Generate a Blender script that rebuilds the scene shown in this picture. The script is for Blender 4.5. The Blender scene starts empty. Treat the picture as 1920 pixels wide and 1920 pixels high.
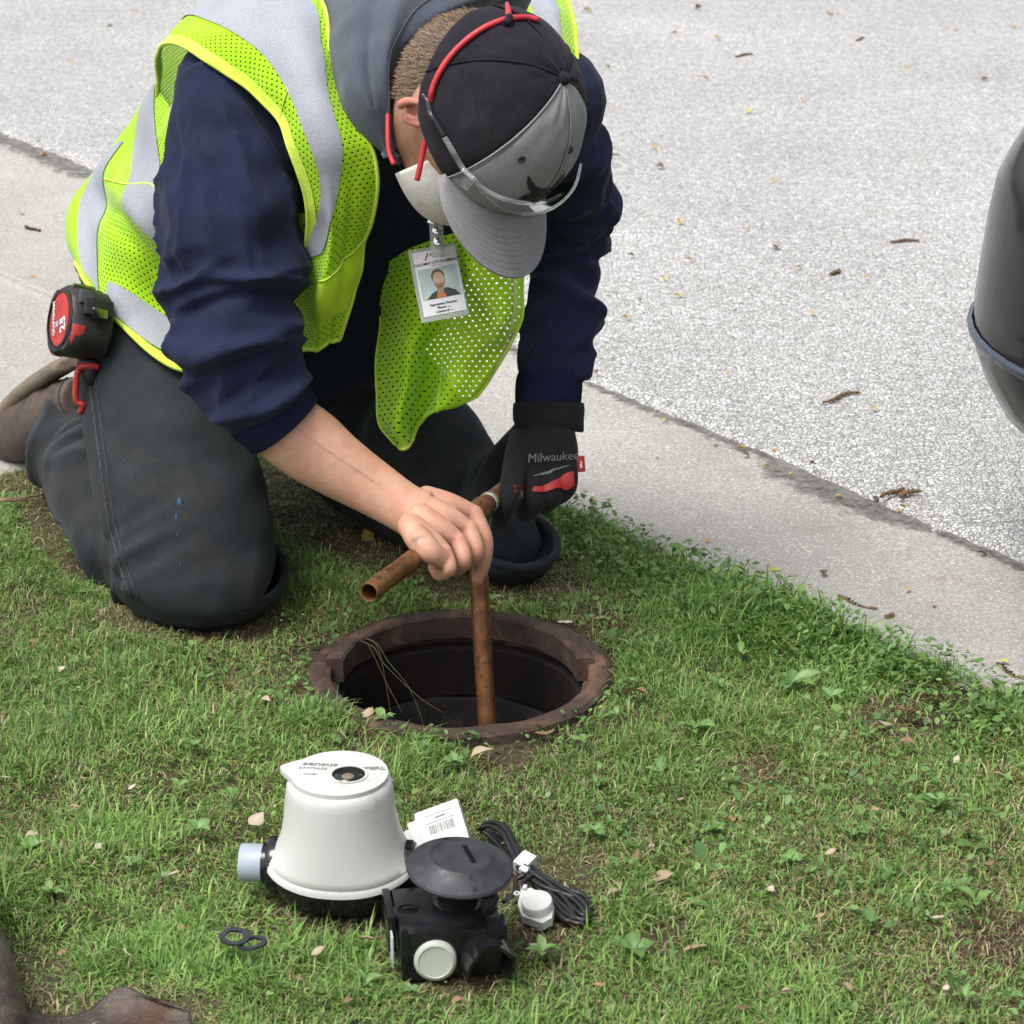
import bpy, bmesh, math, random
import numpy as np
from math import sin, cos, pi, radians, sqrt
from mathutils import Vector, Matrix
rnd = random.Random(7)
rng = np.random.default_rng(11)
scene = bpy.context.scene
COL = scene.collection
# ---------------------------------------------------------------- camera
FPX = 4800.0
PITCH = radians(21.4)
CAM = np.array([0.0, -2.96, 1.38])
FW = np.array([0, cos(PITCH), -sin(PITCH)]); RT = np.array([1.0, 0, 0]); UP = np.array([0, sin(PITCH), cos(PITCH)])
cd = bpy.data.cameras.new('camera'); cam = bpy.data.objects.new('camera', cd); COL.objects.link(cam)
cam.location = CAM; cam.rotation_euler = (pi/2 - PITCH, 0, 0)
cd.sensor_width = 36; cd.lens = FPX/1920*36; cd.clip_end = 500; cd.clip_start = .05
cd.dof.use_dof = True; cd.dof.focus_distance = 3.2; cd.dof.aperture_fstop = 16
scene.camera = cam
# ---------------------------------------------------------------- light: bright overcast
SUN_EL, SUN_ROT = radians(64), radians(-128)
w = bpy.data.worlds.new('World'); scene.world = w; w.use_nodes = True
nt = w.node_tree; bg = nt.nodes['Background']
sky = nt.nodes.new('ShaderNodeTexSky'); sky.sky_type = 'NISHITA'; sky.sun_disc = False
sky.sun_elevation = SUN_EL; sky.sun_rotation = SUN_ROT; sky.air_density = 1; sky.dust_density = 4; sky.ozone_density = 1
hs = nt.nodes.new('ShaderNodeHueSaturation'); hs.inputs['Saturation'].default_value = .22
nt.links.new(sky.outputs[0], hs.inputs['Color']); nt.links.new(hs.outputs[0], bg.inputs[0]); bg.inputs[1].default_value = .13
sl = bpy.data.lights.new('sun', 'SUN'); sl.energy = 1.5; sl.angle = radians(28); sl.color = (1, .975, .94)
so = bpy.data.objects.new('sun', sl); COL.objects.link(so)
sd = Vector((sin(SUN_ROT)*cos(SUN_EL), cos(SUN_ROT)*cos(SUN_EL), sin(SUN_EL)))
so.rotation_euler = sd.to_track_quat('Z', 'Y').to_euler()
vs = scene.view_settings; vs.view_transform = 'Standard'; vs.look = 'None'; vs.exposure = 0.83; vs.gamma = 1
# ---------------------------------------------------------------- pixel helpers (photo pixels 1920 x 1920)
def ray(x, y): return FW + (x-960)/FPX*RT - (y-960)/FPX*UP
def P(x, y, Y):
    d = ray(x, y); return CAM + d*((Y-CAM[1])/d[1])
def G(x, y, z=0.0):
    d = ray(x, y); return CAM + d*((z-CAM[2])/d[2])
def mpp(p): return float(np.dot(np.asarray(p)-CAM, FW))/FPX      # metres per photo pixel at a point
LANDMARKS = [((863, 1262), 'the pit', 'pit'), ((620, 1600), 'the white meter', 0), ((840, 1740), 'the black transmitter', 0), ((1020, 1660), 'the coiled cable', 0), ((370, 1100), 'the near knee', 0), ((950, 1060), 'the far knee', 0), ((150, 1900), 'the shovel', 0), ((60, 800), 'the boot', 0), ((1850, 560), 'the black car', 0), ((950, 250), 'the cap', 0), ((1585, 1154), 'the gutter catkin', 0), ((1575, 748), 'the road catkin', 0), ((1785, 1300), 'the bare soil', 0), ((1010, 870), 'the glove', 0)]
def where(px, py):
    c, nm, _ = min(LANDMARKS, key=lambda q: (q[0][0]-px)**2+((q[0][1]-py)*1.5)**2); dx, dy = px-c[0], (py-c[1])*1.5; d = math.hypot(dx, dy)
    far = 'close ' if d < 170 else ('far ' if d > 420 else '')
    side = ('right of' if dx > 0 else 'left of') if abs(dx) > 1.6*abs(dy) else ('in front of' if dy > 0 else 'behind') if abs(dy) > 1.6*abs(dx) else ('in front and right of' if dx > 0 and dy > 0 else 'in front and left of' if dy > 0 else 'behind and right of' if dx > 0 else 'behind and left of')
    return far+side+' '+nm
# ---------------------------------------------------------------- numpy helpers
def hash_noise(seed=0, n=64):
    r = np.random.default_rng(seed); tab = r.random((n, n, n)) * 2 - 1
    def f(p, scale=1.0):
        q = np.asarray(p, float)*scale; i = np.floor(q).astype(int); t = q-i; t = t*t*(3-2*t)
        out = 0
        for dx in (0, 1):
            for dy in (0, 1):
                for dz in (0, 1):
                    wgt = (t[..., 0] if dx else 1-t[..., 0])*(t[..., 1] if dy else 1-t[..., 1])*(t[..., 2] if dz else 1-t[..., 2])
                    out = out + wgt*tab[(i[..., 0]+dx) % n, (i[..., 1]+dy) % n, (i[..., 2]+dz) % n]
        return out
    return f
NZ = hash_noise(3); NZ2 = hash_noise(9)
def smoothstep(a, b, x):
    t = np.clip((np.asarray(x, float)-a)/(b-a), 0, 1); return t*t*(3-2*t)
def crom(pts, n, closed=False):
    """Catmull-Rom through pts (k, d), n samples evenly spaced in parameter by chord length."""
    p = np.asarray(pts, float); k = len(p)
    if closed: p = np.vstack([p[-1], p, p[0], p[1]]); segs = k
    else: p = np.vstack([2*p[0]-p[1], p, 2*p[-1]-p[-2]]); segs = k-1
    d = np.linalg.norm(p[2:2+segs, :min(3, p.shape[1])]-p[1:1+segs, :min(3, p.shape[1])], axis=1)+1e-6
    cum = np.concatenate([[0], np.cumsum(d)]); t = np.linspace(0, cum[-1], n, endpoint=not closed)
    i = np.clip(np.searchsorted(cum, t, side='right')-1, 0, segs-1); u = ((t-cum[i])/d[i])[:, None]
    a, b, c, e = p[i], p[i+1], p[i+2], p[i+3]
    return .5*((2*b)+(-a+c)*u+(2*a-5*b+4*c-e)*u*u+(-a+3*b-3*c+e)*u**3)
def nrm(v): v = np.asarray(v, float); return v/(np.linalg.norm(v, axis=-1, keepdims=True)+1e-12)
# ---------------------------------------------------------------- objects
def tag(o, label=None, cat=None, group=None, kind=None):
    if label: o['label'] = label
    if cat: o['category'] = cat
    if group: o['group'] = group
    if kind: o['kind'] = kind
    return o
def empty(name, loc=(0, 0, 0), rz=0):
    o = bpy.data.objects.new(name, None); COL.objects.link(o); o.location = loc; o.rotation_euler = (0, 0, rz); o.empty_display_size = .05; return o
def link(name, me, mat, parent=None, smooth=True, world=True):
    o = bpy.data.objects.new(name, me); COL.objects.link(o)
    if mat is not None:
        for m in (mat if isinstance(mat, (list, tuple)) else [mat]): me.materials.append(m)
    if smooth: me.polygons.foreach_set('use_smooth', [True]*len(me.polygons))
    if parent is not None:
        o.parent = parent
        if world:                    # vertices were given in world space
            o.matrix_parent_inverse = world_matrix(parent).inverted()
    return o
def world_matrix(o):
    m = o.matrix_basis.copy() if False else Matrix.LocRotScale(o.location, o.rotation_euler, o.scale)
    return (world_matrix(o.parent) @ o.matrix_parent_inverse @ m) if o.parent else m
def mesh(verts, faces, uv=None, col=None):
    me = bpy.data.meshes.new('m'); verts = np.asarray(verts, float)
    if isinstance(faces, np.ndarray):
        nv, (nf, k) = len(verts), faces.shape
        me.vertices.add(nv); me.vertices.foreach_set('co', verts.ravel())
        me.loops.add(nf*k); me.loops.foreach_set('vertex_index', faces.ravel().astype(np.int32))
        me.polygons.add(nf); me.polygons.foreach_set('loop_start', np.arange(0, nf*k, k, dtype=np.int32))
    else: me.from_pydata([tuple(v) for v in verts], [], [tuple(f) for f in faces])
    me.update(calc_edges=True)
    if uv is not None:
        l = me.uv_layers.new(name='UVMap'); vi = np.empty(len(me.loops), np.int32); me.loops.foreach_get('vertex_index', vi)
        l.data.foreach_set('uv', np.asarray(uv, float)[vi].ravel())
    if col is not None:
        a = me.color_attributes.new('col', 'FLOAT_COLOR', 'POINT'); c = np.ones((len(verts), 4)); c[:, :3] = col
        a.data.foreach_set('color', c.ravel())
    return me
def grid_faces(nu, nv, cu=False, cv=False):
    """vertex index = i*nv + j"""
    i = np.arange(nu if cu else nu-1)[:, None]; j = np.arange(nv if cv else nv-1)[None, :]
    a = i*nv+j; b = ((i+1) % nu)*nv+j; c = ((i+1) % nu)*nv+(j+1) % nv; d = i*nv+(j+1) % nv
    return np.stack([x.ravel() for x in np.broadcast_arrays(a, b, c, d)], 1)
class MB:
    """collects shapes into one mesh"""
    def __init__(s): s.v = []; s.f = []; s.n = 0; s.mi = []
    def add(s, v, f, mi=0):
        v = np.asarray(v, float); s.v.append(v); s.f += [tuple(int(k)+s.n for k in q) for q in f]; s.mi += [mi]*len(f); s.n += len(v); return s
    def lathe(s, prof, n=32, M=None, sx=1, sy=1, cap=True, mi=0):
        prof = np.asarray(prof, float); a = np.linspace(0, 2*pi, n, endpoint=False)
        v = np.stack([np.outer(prof[:, 0], np.cos(a))*sx, np.outer(prof[:, 0], np.sin(a))*sy, np.outer(prof[:, 1], np.ones(n))], 2).reshape(-1, 3)
        f = [tuple(q) for q in grid_faces(len(prof), n, cv=True)]
        f = [(q[0], q[3], q[2], q[1]) for q in f]
        if cap:
            f.append(tuple(range(n))[::-1]); f.append(tuple((len(prof)-1)*n+k for k in range(n)))
        return s.add(xf(v, M), f, mi)
    def box(s, c, h, M=None, bev=0.0, mi=0):
        bm = bmesh.new(); bmesh.ops.create_cube(bm, size=2)
        for q in bm.verts: q.co = Vector((q.co.x*h[0]+c[0], q.co.y*h[1]+c[1], q.co.z*h[2]+c[2]))
        if bev: bmesh.ops.bevel(bm, geom=bm.edges[:], offset=bev, segments=2, affect='EDGES', profile=.7)
        return s.bm(bm, M, mi)
    def bm(s, bm, M=None, mi=0):
        bm.verts.index_update(); v = np.array([q.co for q in bm.verts]); f = [[q.index for q in p.verts] for p in bm.faces]; bm.free()
        return s.add(xf(v, M), f, mi)
    def tube(s, pts, r, n=8, samples=None, closed=False, cap=True, mi=0):
        pts = np.asarray(pts, float); rr = np.broadcast_to(np.asarray(r, float), (len(pts),))
        if samples: q = crom(np.column_stack([pts, rr]), samples, closed); pts, rr = q[:, :3], q[:, 3]
        m = len(pts)
        T = nrm(np.roll(pts, -1, 0)-np.roll(pts, 1, 0)) if closed else nrm(np.gradient(pts, axis=0))
        N = np.zeros_like(T); ref = np.array([0, 0, 1.0]) if abs(T[0][2]) < .9 else np.array([1.0, 0, 0]); x = nrm(ref-T[0]*ref.dot(T[0])); N[0] = x
        for i in range(1, m): x = nrm(x-T[i]*x.dot(T[i])); N[i] = x
        B = np.cross(T, N); a = np.linspace(0, 2*pi, n, endpoint=False)
        v = pts[:, None]+rr[:, None, None]*(N[:, None]*np.cos(a)[None, :, None]+B[:, None]*np.sin(a)[None, :, None])
        f = [tuple(q) for q in grid_faces(m, n, cu=closed, cv=True)]; f = [(q[0], q[3], q[2], q[1]) for q in f]
        if cap and not closed: f.append(tuple(range(n))[::-1]); f.append(tuple((m-1)*n+k for k in range(n)))
        f = [t[::-1] for t in f]
        return s.add(v.reshape(-1, 3), f, mi)
    def prism(s, poly, z0, z1, M=None, mi=0):
        poly = np.asarray(poly, float); n = len(poly)
        v = np.vstack([np.column_stack([poly, np.full(n, z0)]), np.column_stack([poly, np.full(n, z1)])])
        f = [tuple(range(n))[::-1], tuple(range(n, 2*n))]+[(k, (k+1) % n, n+(k+1) % n, n+k) for k in range(n)]
        return s.add(xf(v, M), f, mi)
    def build(s, name, mat, parent=None, smooth=True, fix=True, auto=None, world=True):
        v = np.vstack(s.v); me = bpy.data.meshes.new(name); me.from_pydata([tuple(q) for q in v], [], s.f)
        if fix:
            bm = bmesh.new(); bm.from_mesh(me)
            bm.faces.ensure_lookup_table()
            for fc, m in zip(bm.faces, s.mi): fc.material_index = m
            bmesh.ops.recalc_face_normals(bm, faces=bm.faces[:]); bm.to_mesh(me); bm.free()
        me.update()
        o = link(name, me, mat, parent, smooth, world)
        if smooth and auto: me.set_sharp_from_angle(angle=radians(auto))
        return o
def xf(v, M):
    if M is None: return v
    M = np.array(M); return v@M[:3, :3].T+M[:3, 3]
def frame(o, x, z):
    """matrix with local z along z, local x near x, origin o"""
    z = nrm(z); x = np.asarray(x, float); x = nrm(x-z*np.dot(x, z)); y = np.cross(z, x)
    M = np.eye(4); M[:3, 0] = x; M[:3, 1] = y; M[:3, 2] = z; M[:3, 3] = o; return M
def text_mesh(name, s, size, M, mat, parent, depth=.0003, align='CENTER', sx=1.0, shear=0.0, bold=0.0, world=True, tri=False):
    c = bpy.data.curves.new('t', 'FONT'); c.body = s; c.size = size; c.align_x = align; c.align_y = 'CENTER'; c.extrude = depth; c.shear = shear; c.offset = bold; c.resolution_u = 3
    o = bpy.data.objects.new('t', c); COL.objects.link(o); dg = bpy.context.evaluated_depsgraph_get(); dg.update()
    me = bpy.data.meshes.new_from_object(o.evaluated_get(dg)); bpy.data.objects.remove(o); bpy.data.curves.remove(c)
    if tri:
        bm = bmesh.new(); bm.from_mesh(me); bmesh.ops.triangulate(bm, faces=bm.faces[:]); bm.to_mesh(me); bm.free()
    v = np.array([q.co for q in me.vertices]) if len(me.vertices) else np.zeros((0, 3)); v[:, 0] *= sx
    v = xf(v, M)
    me.vertices.foreach_set('co', v.ravel()); me.materials.clear(); me.update()
    return link(name, me, mat, parent, False, world)
def copy_tree(o, parent=None):
    c = o.copy(); COL.objects.link(c)
    if parent is not None: c.parent = parent
    for ch in [q for q in o.children]: copy_tree(ch, c)
    return c
# ---------------------------------------------------------------- materials
class Mat:
    def __init__(s, name):
        s.m = bpy.data.materials.new(name); s.m.use_nodes = True; s.t = s.m.node_tree; s.b = s.t.nodes['Principled BSDF']; s.out = s.t.nodes['Material Output']
    def n(s, typ, **kw):
        q = s.t.nodes.new('ShaderNode'+typ)
        for k, v in kw.items():
            if k in q.bl_rna.properties: setattr(q, k, v)
            else: q.inputs[k.replace('_', ' ')].default_value = v
        return q
    def l(s, a, b): s.t.links.new(a, b)
    def coord(s, kind='Object', scale=None):
        q = s.n('TexCoord').outputs[kind]
        if scale is not None:
            m = s.n('Mapping'); m.inputs['Scale'].default_value = scale if hasattr(scale, '__len__') else (scale,)*3; s.l(q, m.inputs[0]); q = m.outputs[0]
        return q
    def noise(s, co, scale, detail=4, rough=.55, dist=0):
        q = s.n('TexNoise'); q.inputs['Scale'].default_value = scale; q.inputs['Detail'].default_value = detail; q.inputs['Roughness'].default_value = rough; q.inputs['Distortion'].default_value = dist
        if co is not None: s.l(co, q.inputs['Vector'])
        return q.outputs['Fac']
    def ramp(s, fac, stops, interp='LINEAR'):
        q = s.n('ValToRGB'); q.color_ramp.interpolation = interp; e = q.color_ramp.elements
        while len(e) < len(stops): e.new(.5)
        for k, (p, c) in zip(e, stops):
            k.position = p; k.color = (*c, 1) if hasattr(c, '__len__') else (c, c, c, 1)
        s.l(fac, q.inputs[0]); return q.outputs[0]
    def mix(s, fac, a, b, mode='MIX'):
        q = s.n('Mix'); q.data_type = 'RGBA'; q.blend_type = mode
        for v, i in ((fac, 0), (a, 6), (b, 7)):
            if hasattr(v, 'is_linked'): s.l(v, q.inputs[i])
            elif i == 0: q.inputs[0].default_value = v
            else: q.inputs[i].default_value = (*v, 1)
        return q.outputs[2]
    def math(s, op, a, b=None, c=None):
        q = s.n('Math'); q.operation = op
        for i, v in enumerate((a, b, c)):
            if v is None: continue
            if hasattr(v, 'is_linked'): s.l(v, q.inputs[i])
            else: q.inputs[i].default_value = v
        return q.outputs[0]
    def bump(s, h, strength=.5, dist=.002, prev=None):
        q = s.n('Bump'); q.inputs['Strength'].default_value = strength; q.inputs['Distance'].default_value = dist; s.l(h, q.inputs['Height'])
        if prev is not None: s.l(prev, q.inputs['Normal'])
        s.l(q.outputs[0], s.b.inputs['Normal']); return q.outputs[0]
    def set(s, **kw):
        for k, v in kw.items():
            i = s.b.inputs[k.replace('_', ' ')]
            if hasattr(v, 'is_linked'): s.l(v, i)
            elif hasattr(v, '__len__') and len(v) == 3: i.default_value = (*v, 1)
            else: i.default_value = v
        return s
def plain(name, col, rough=.5, metal=0, var=.12, scale=40, bump=0, bscale=300, col2=None, sheen=0, spec=.5, bdist=.001, coat=0):
    m = Mat(name); co = m.coord('Object'); f = m.noise(co, scale, 5, .6)
    c2 = col2 if col2 is not None else tuple(max(0, k*(1-2.2*var)) for k in col); c1 = tuple(k*(1+var*.6) for k in col)
    m.set(Base_Color=m.mix(m.ramp(f, [(.35, 0.0), (.65, 1.0)]), c2, c1), Metallic=metal, Specular_IOR_Level=spec, Sheen_Weight=sheen, Coat_Weight=coat)
    m.set(Roughness=m.ramp(m.noise(co, scale*2.3, 3), [(.3, max(0, rough-.1)), (.7, min(1, rough+.1))]))
    if bump: m.bump(m.noise(co, bscale, 4, .6), bump, bdist)
    return m.m
# ================================================================ SETTING
RING = G(863, 1262); RX, RY = RING[0], RING[1]
LP = np.array([.04, .627]); LG = np.array([.628, -.778]); LN = np.array([.778, .628])     # lawn edge line, along and towards the street
AP = np.array([.1314, 1.319]); AG = np.array([.584, -.812])                                # asphalt edge line
S0 = -.595                                                                                 # where the driveway meets the gutter
def st(x, y):
    d = np.stack([np.asarray(x)-LP[0], np.asarray(y)-LP[1]], -1); return d@LG, d@LN
def lawn_z(x, y):
    p = np.stack([x, y, np.zeros_like(x)], -1); return .010*NZ(p, 6.0)+.004*NZ(p, 21.0)-.004
def in_lawn(x, y, m=0.0):
    s, t = st(x, y); edge = .012*NZ(np.stack([s, t*0, t*0], -1), 9)+.006*NZ(np.stack([s, t*0+3, t*0], -1), 40)
    return (t < edge-m) & ~((s < S0+.03*NZ(np.stack([t, t*0, t*0], -1), 7)+m) & (t > -6))
# --- soil sheet reaching the horizon
def axis(lo, a, b, hi, step): return np.concatenate([np.linspace(lo, a, 24)[:-1], np.arange(a, b, step), np.linspace(b, hi, 24)])
gx, gy = axis(-90, -1.15, 1.05, 90, .011), axis(-30, -1.05, 1.15, 140, .011)
X, Y = np.meshgrid(gx, gy, indexing='ij')
s_, t_ = st(X, Y)
down = np.maximum(smoothstep(-.004, .014, t_), smoothstep(.004, -.014, s_-S0))
Z = lawn_z(X, Y)*(1-down)-.18*down
rr = np.hypot(X-RX, Y-RY); Z = np.where(rr < .25, Z*smoothstep(.2, .25, rr)-.004*(1-smoothstep(.2, .25, rr)), Z)
F = grid_faces(len(gx), len(gy)); V = np.stack([X, Y, Z], 2).reshape(-1, 3)
cen = V[F].mean(1); F = F[np.hypot(cen[:, 0]-RX, cen[:, 1]-RY) > .178]
m = Mat('soil'); co = m.coord('Object')
c = m.mix(m.ramp(m.noise(co, 9, 6, .6), [(.35, 0.), (.65, 1.)]), (.045, .032, .02), (.085, .07, .04))
c = m.mix(m.ramp(m.noise(co, 140, 3, .6), [(.5, 0.), (.75, 1.)]), c, (.13, .10, .065))
m.set(Base_Color=c, Roughness=.95, Specular_IOR_Level=.2); m.bump(m.noise(co, 160, 6, .7), .8, .006)
tag(link('lawn', mesh(V, F), m.m), 'brown soil of the lawn under the grass', kind='structure')
# --- concrete gutter with rolled curb
def Lpt(s): return LP+np.outer(s, LG)
def Apt(s): return AP+np.outer(s+.18, AG)
ss = np.concatenate([np.linspace(-40, -3, 20)[:-1], np.arange(-3, 1.9, .02), np.linspace(1.9, 14, 12)]); uu = np.linspace(0, 1.12, 40)
a, b = Lpt(ss), Apt(ss)
prof = np.interp(uu, [0, .05, .12, .22, .36, .55, 1, 1.12], [-.004, -.008, -.022, -.040, -.052, -.056, -.048, -.06])
profd = np.interp(uu, [0, .05, .12, .22, .36, .55, 1, 1.12], [-.03, -.034, -.042, -.047, -.053, -.056, -.048, -.06])
k = smoothstep(S0+.15, S0-.25, ss)[:, None]
Zg = prof[None]*(1-k)+profd[None]*k
XY = a[:, None]+(b-a)[:, None]*uu[None, :, None]
V = np.concatenate([XY, Zg[..., None]], 2)
V[..., 2] += .003*NZ(np.concatenate([XY, XY[..., :1]*0], 2), 5)
skirt = V[:, :1].copy(); skirt[..., 2] -= .15; skirt[..., :2] += LN*.004; V = np.concatenate([skirt, V], 1)
def concrete(name, base=(.405, .39, .36)):
    m = Mat(name); co = m.coord('Object')
    c = m.mix(m.ramp(m.noise(co, 2.6, 6, .62), [(.32, 0.), (.68, 1.)]), tuple(q*.74 for q in base), tuple(q*1.12 for q in base))
    c = m.mix(m.ramp(m.noise(co, 150, 3, .7), [(.40, 1.), (.55, 0.)]), c, tuple(q*.72 for q in base))
    c = m.mix(m.ramp(m.noise(co, 230, 2, .6), [(.55, 0.), (.66, .9)]), c, tuple(q*1.45 for q in base))        # pale sand grains
    c = m.mix(m.ramp(m.noise(co, 190, 2, .6), [(.64, 0.), (.70, .85)]), c, (.25, .23, .2))                     # dark pits
    v = m.n('TexVoronoi'); v.inputs['Scale'].default_value = 42; m.l(co, v.inputs['Vector'])
    peb = m.math('LESS_THAN', v.outputs['Distance'], m.math('MULTIPLY', m.math('SUBTRACT', m.noise(co, 33, 1), .47), .8))
    c = m.mix(m.math('MULTIPLY', peb, .5), c, (.42, .42, .42))                                                  # worn stones showing
    c = m.mix(m.ramp(m.noise(co, 7, 8, .7, .6), [(.56, 0.), (.72, .55)]), c, (.24, .225, .2))                 # stains
    m.set(Base_Color=c, Roughness=.92, Specular_IOR_Level=.25); m.bump(m.noise(co, 200, 5, .75), .7, .003); return m.m
M_CONC = concrete('concrete')
gut = tag(link('gutter', mesh(V.reshape(-1, 3), grid_faces(V.shape[0], V.shape[1])), M_CONC), 'pale concrete gutter with low rolled curb', kind='structure')
# --- driveway slab, butted 7 mm off the gutter
n1, n2 = 40, 60
sv = S0-np.concatenate([np.linspace(0, 1.6, n1), np.linspace(1.8, 5, 8)]); tv = -np.concatenate([np.linspace(.008, 1.6, n2), np.linspace(1.8, 6, 8)])
SS, TT = np.meshgrid(sv, tv, indexing='ij'); XYd = LP+SS[..., None]*LG+TT[..., None]*LN
k = smoothstep(S0+.15, S0-.25, SS)
Zd = -.004*(1-k)-.03*k+smoothstep(-.02, -.5, TT)*.03*k+.003*NZ(np.concatenate([XYd, XYd[..., :1]*0], 2), 4)
V = np.concatenate([XYd, Zd[..., None]], 2); nu, nv = V.shape[:2]
W = V.copy(); W[..., 2] -= .12
vv = np.vstack([V.reshape(-1, 3), W[:, 0], W[0]]); fs = [tuple(q) for q in grid_faces(nu, nv)]
o1 = nu*nv; o2 = o1+nu
fs += [(i*nv, (i+1)*nv, o1+i+1, o1+i) for i in range(nu-1)]+[(j, j+1, o2+j+1, o2+j) for j in range(nv-1)]
tag(link('driveway', mesh(vv, fs), M_CONC), 'pale concrete driveway slab behind the kneeling man', kind='structure')
# --- asphalt road, ragged edge lapping on the gutter
ss = np.concatenate([np.linspace(-60, -3.4, 20)[:-1], np.arange(-3.4, 2.2, .012), np.linspace(2.2, 20, 16)])
dd = np.concatenate([[-.012, 0, .006, .014, .03, .06, .12, .25, .5, 1], np.linspace(1.5, 9, 16), [20, 60, 120]])
e3 = np.stack([ss, ss*0, ss*0], -1)
edge = .010*NZ(e3, 9)+.007*NZ2(e3, 33)+.004*NZ(e3, 90)
base = Apt(ss); AN = np.array([.812, .584])
XYa = base[:, None]+(dd[None]+edge[:, None]*np.exp(-np.abs(dd)/.2)[None])[..., None]*AN
Za = np.interp(dd, [-.012, 0, .006, .03, .25, 9, 120], [-.064, -.049, -.041, -.036, -.034, .06, .1])[None]+0*ss[:, None]
V = np.concatenate([XYa, Za[..., None]], 2)
m = Mat('asphalt_chip_seal'); co = m.coord('Object')
def vor(scale, feat):
    v = m.n('TexVoronoi'); v.feature = feat; v.inputs['Scale'].default_value = scale; m.l(cw, v.inputs['Vector']); return v
dn = m.n('TexNoise'); dn.inputs['Scale'].default_value = 90; m.l(co, dn.inputs['Vector'])
ad = m.n('VectorMath'); ad.operation = 'MULTIPLY_ADD'; m.l(dn.outputs['Color'], ad.inputs[0]); ad.inputs[1].default_value = (.006,)*3; m.l(co, ad.inputs[2]); cw = ad.outputs[0]
e = vor(118, 'DISTANCE_TO_EDGE'); cc = vor(118, 'F1'); e2 = vor(215, 'DISTANCE_TO_EDGE')
gap = m.ramp(e.outputs[0], [(.015, 0.), (.10, 1.)]); gap2 = m.ramp(e2.outputs[0], [(.02, 0.), (.09, 1.)])
sep = m.n('SeparateColor'); m.l(cc.outputs['Color'], sep.inputs[0])
stone = m.ramp(sep.outputs[0], [(0, (.48, .47, .455)), (.3, (.60, .59, .575)), (.7, (.70, .695, .68)), (1, (.82, .82, .81))])
big = m.ramp(m.noise(co, 1.3, 5, .6), [(.3, .86), (.7, 1.06)])
both = m.math('MULTIPLY', gap, m.ramp(gap2, [(0, .55), (1, 1.)]))
c = m.mix(both, (.215, .21, .205), stone); c = m.mix(1.0, c, big, 'MULTIPLY')
c = m.mix(m.ramp(m.noise(co, 14, 5, .65), [(.6, 0.), (.78, .3)]), c, (.30, .295, .28))
m.set(Base_Color=c, Roughness=.85, Specular_IOR_Level=.3); m.bump(m.math('ADD', both, m.math('MULTIPLY', sep.outputs[1], .35)), .75, .0035)
tag(link('road', mesh(V.reshape(-1, 3), grid_faces(V.shape[0], V.shape[1])), m.m), 'light grey chip-seal asphalt road', kind='structure')
# --- dark dirt strip gathered along the joint between gutter and road
ss = np.arange(-3.2, 1.6, .012); e3 = np.stack([ss, ss*0, ss*0], -1); base = Apt(ss)
lo = -.030-.06*smoothstep(-.1, .5, NZ(e3, 2.2)+.35*NZ2(e3, 14)); hi = .008+.006*NZ(e3, 30)
q = np.linspace(0, 1, 6); XYs = base[:, None]+(lo[:, None]+(hi-lo)[:, None]*q)[..., None]*AN
GU, GP, GPD = uu.copy(), prof.copy(), profd.copy()
def gut_z(XY):
    d = XY-AP; sa = d@AG-.18; A_, B_ = Lpt(sa.ravel()).reshape(XY.shape), Apt(sa.ravel()).reshape(XY.shape)
    L = np.linalg.norm(B_-A_, axis=-1); u = 1-np.linalg.norm(B_-XY, axis=-1)/L*np.sign(((B_-XY)*AN).sum(-1))
    k = smoothstep(S0+.15, S0-.25, sa)
    z = np.interp(u, GU, GP)*(1-k)+np.interp(u, GU, GPD)*k
    return z+.003*NZ(np.concatenate([XY, XY[..., :1]*0], -1), 5)
Zs = gut_z(XYs)+np.array([.0012, .0016, .002, .003, .003, .001])+.0015*NZ(np.concatenate([XYs, XYs[..., :1]*0], 2), 60)
V = np.concatenate([XYs, Zs[..., None]], 2)
m = Mat('joint_dirt'); co = m.coord('Object')
m.set(Base_Color=m.mix(m.ramp(m.noise(co, 60, 6, .7), [(.35, 0.), (.65, 1.)]), (.10, .095, .088), (.23, .22, .20)), Roughness=1.0); uvq = m.n('UVMap'); sxq = m.n('SeparateXYZ'); m.l(uvq.outputs[0], sxq.inputs[0]); m.set(Alpha=m.ramp(m.math('ADD', m.math('MULTIPLY', sxq.outputs[0], .55), m.noise(co, 45, 7, .75)), [(.60, 0.), (.86, 1.)])); m.bump(m.noise(co, 300, 4, .7), .7, .002)
tag(link('gutter_dirt', mesh(V.reshape(-1, 3), grid_faces(V.shape[0], V.shape[1]), np.stack(np.broadcast_arrays(q[None], ss[:, None]), -1).reshape(-1, 2)), m.m), 'dark grit lying along the joint of gutter and road', 'grit', kind='stuff')
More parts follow.
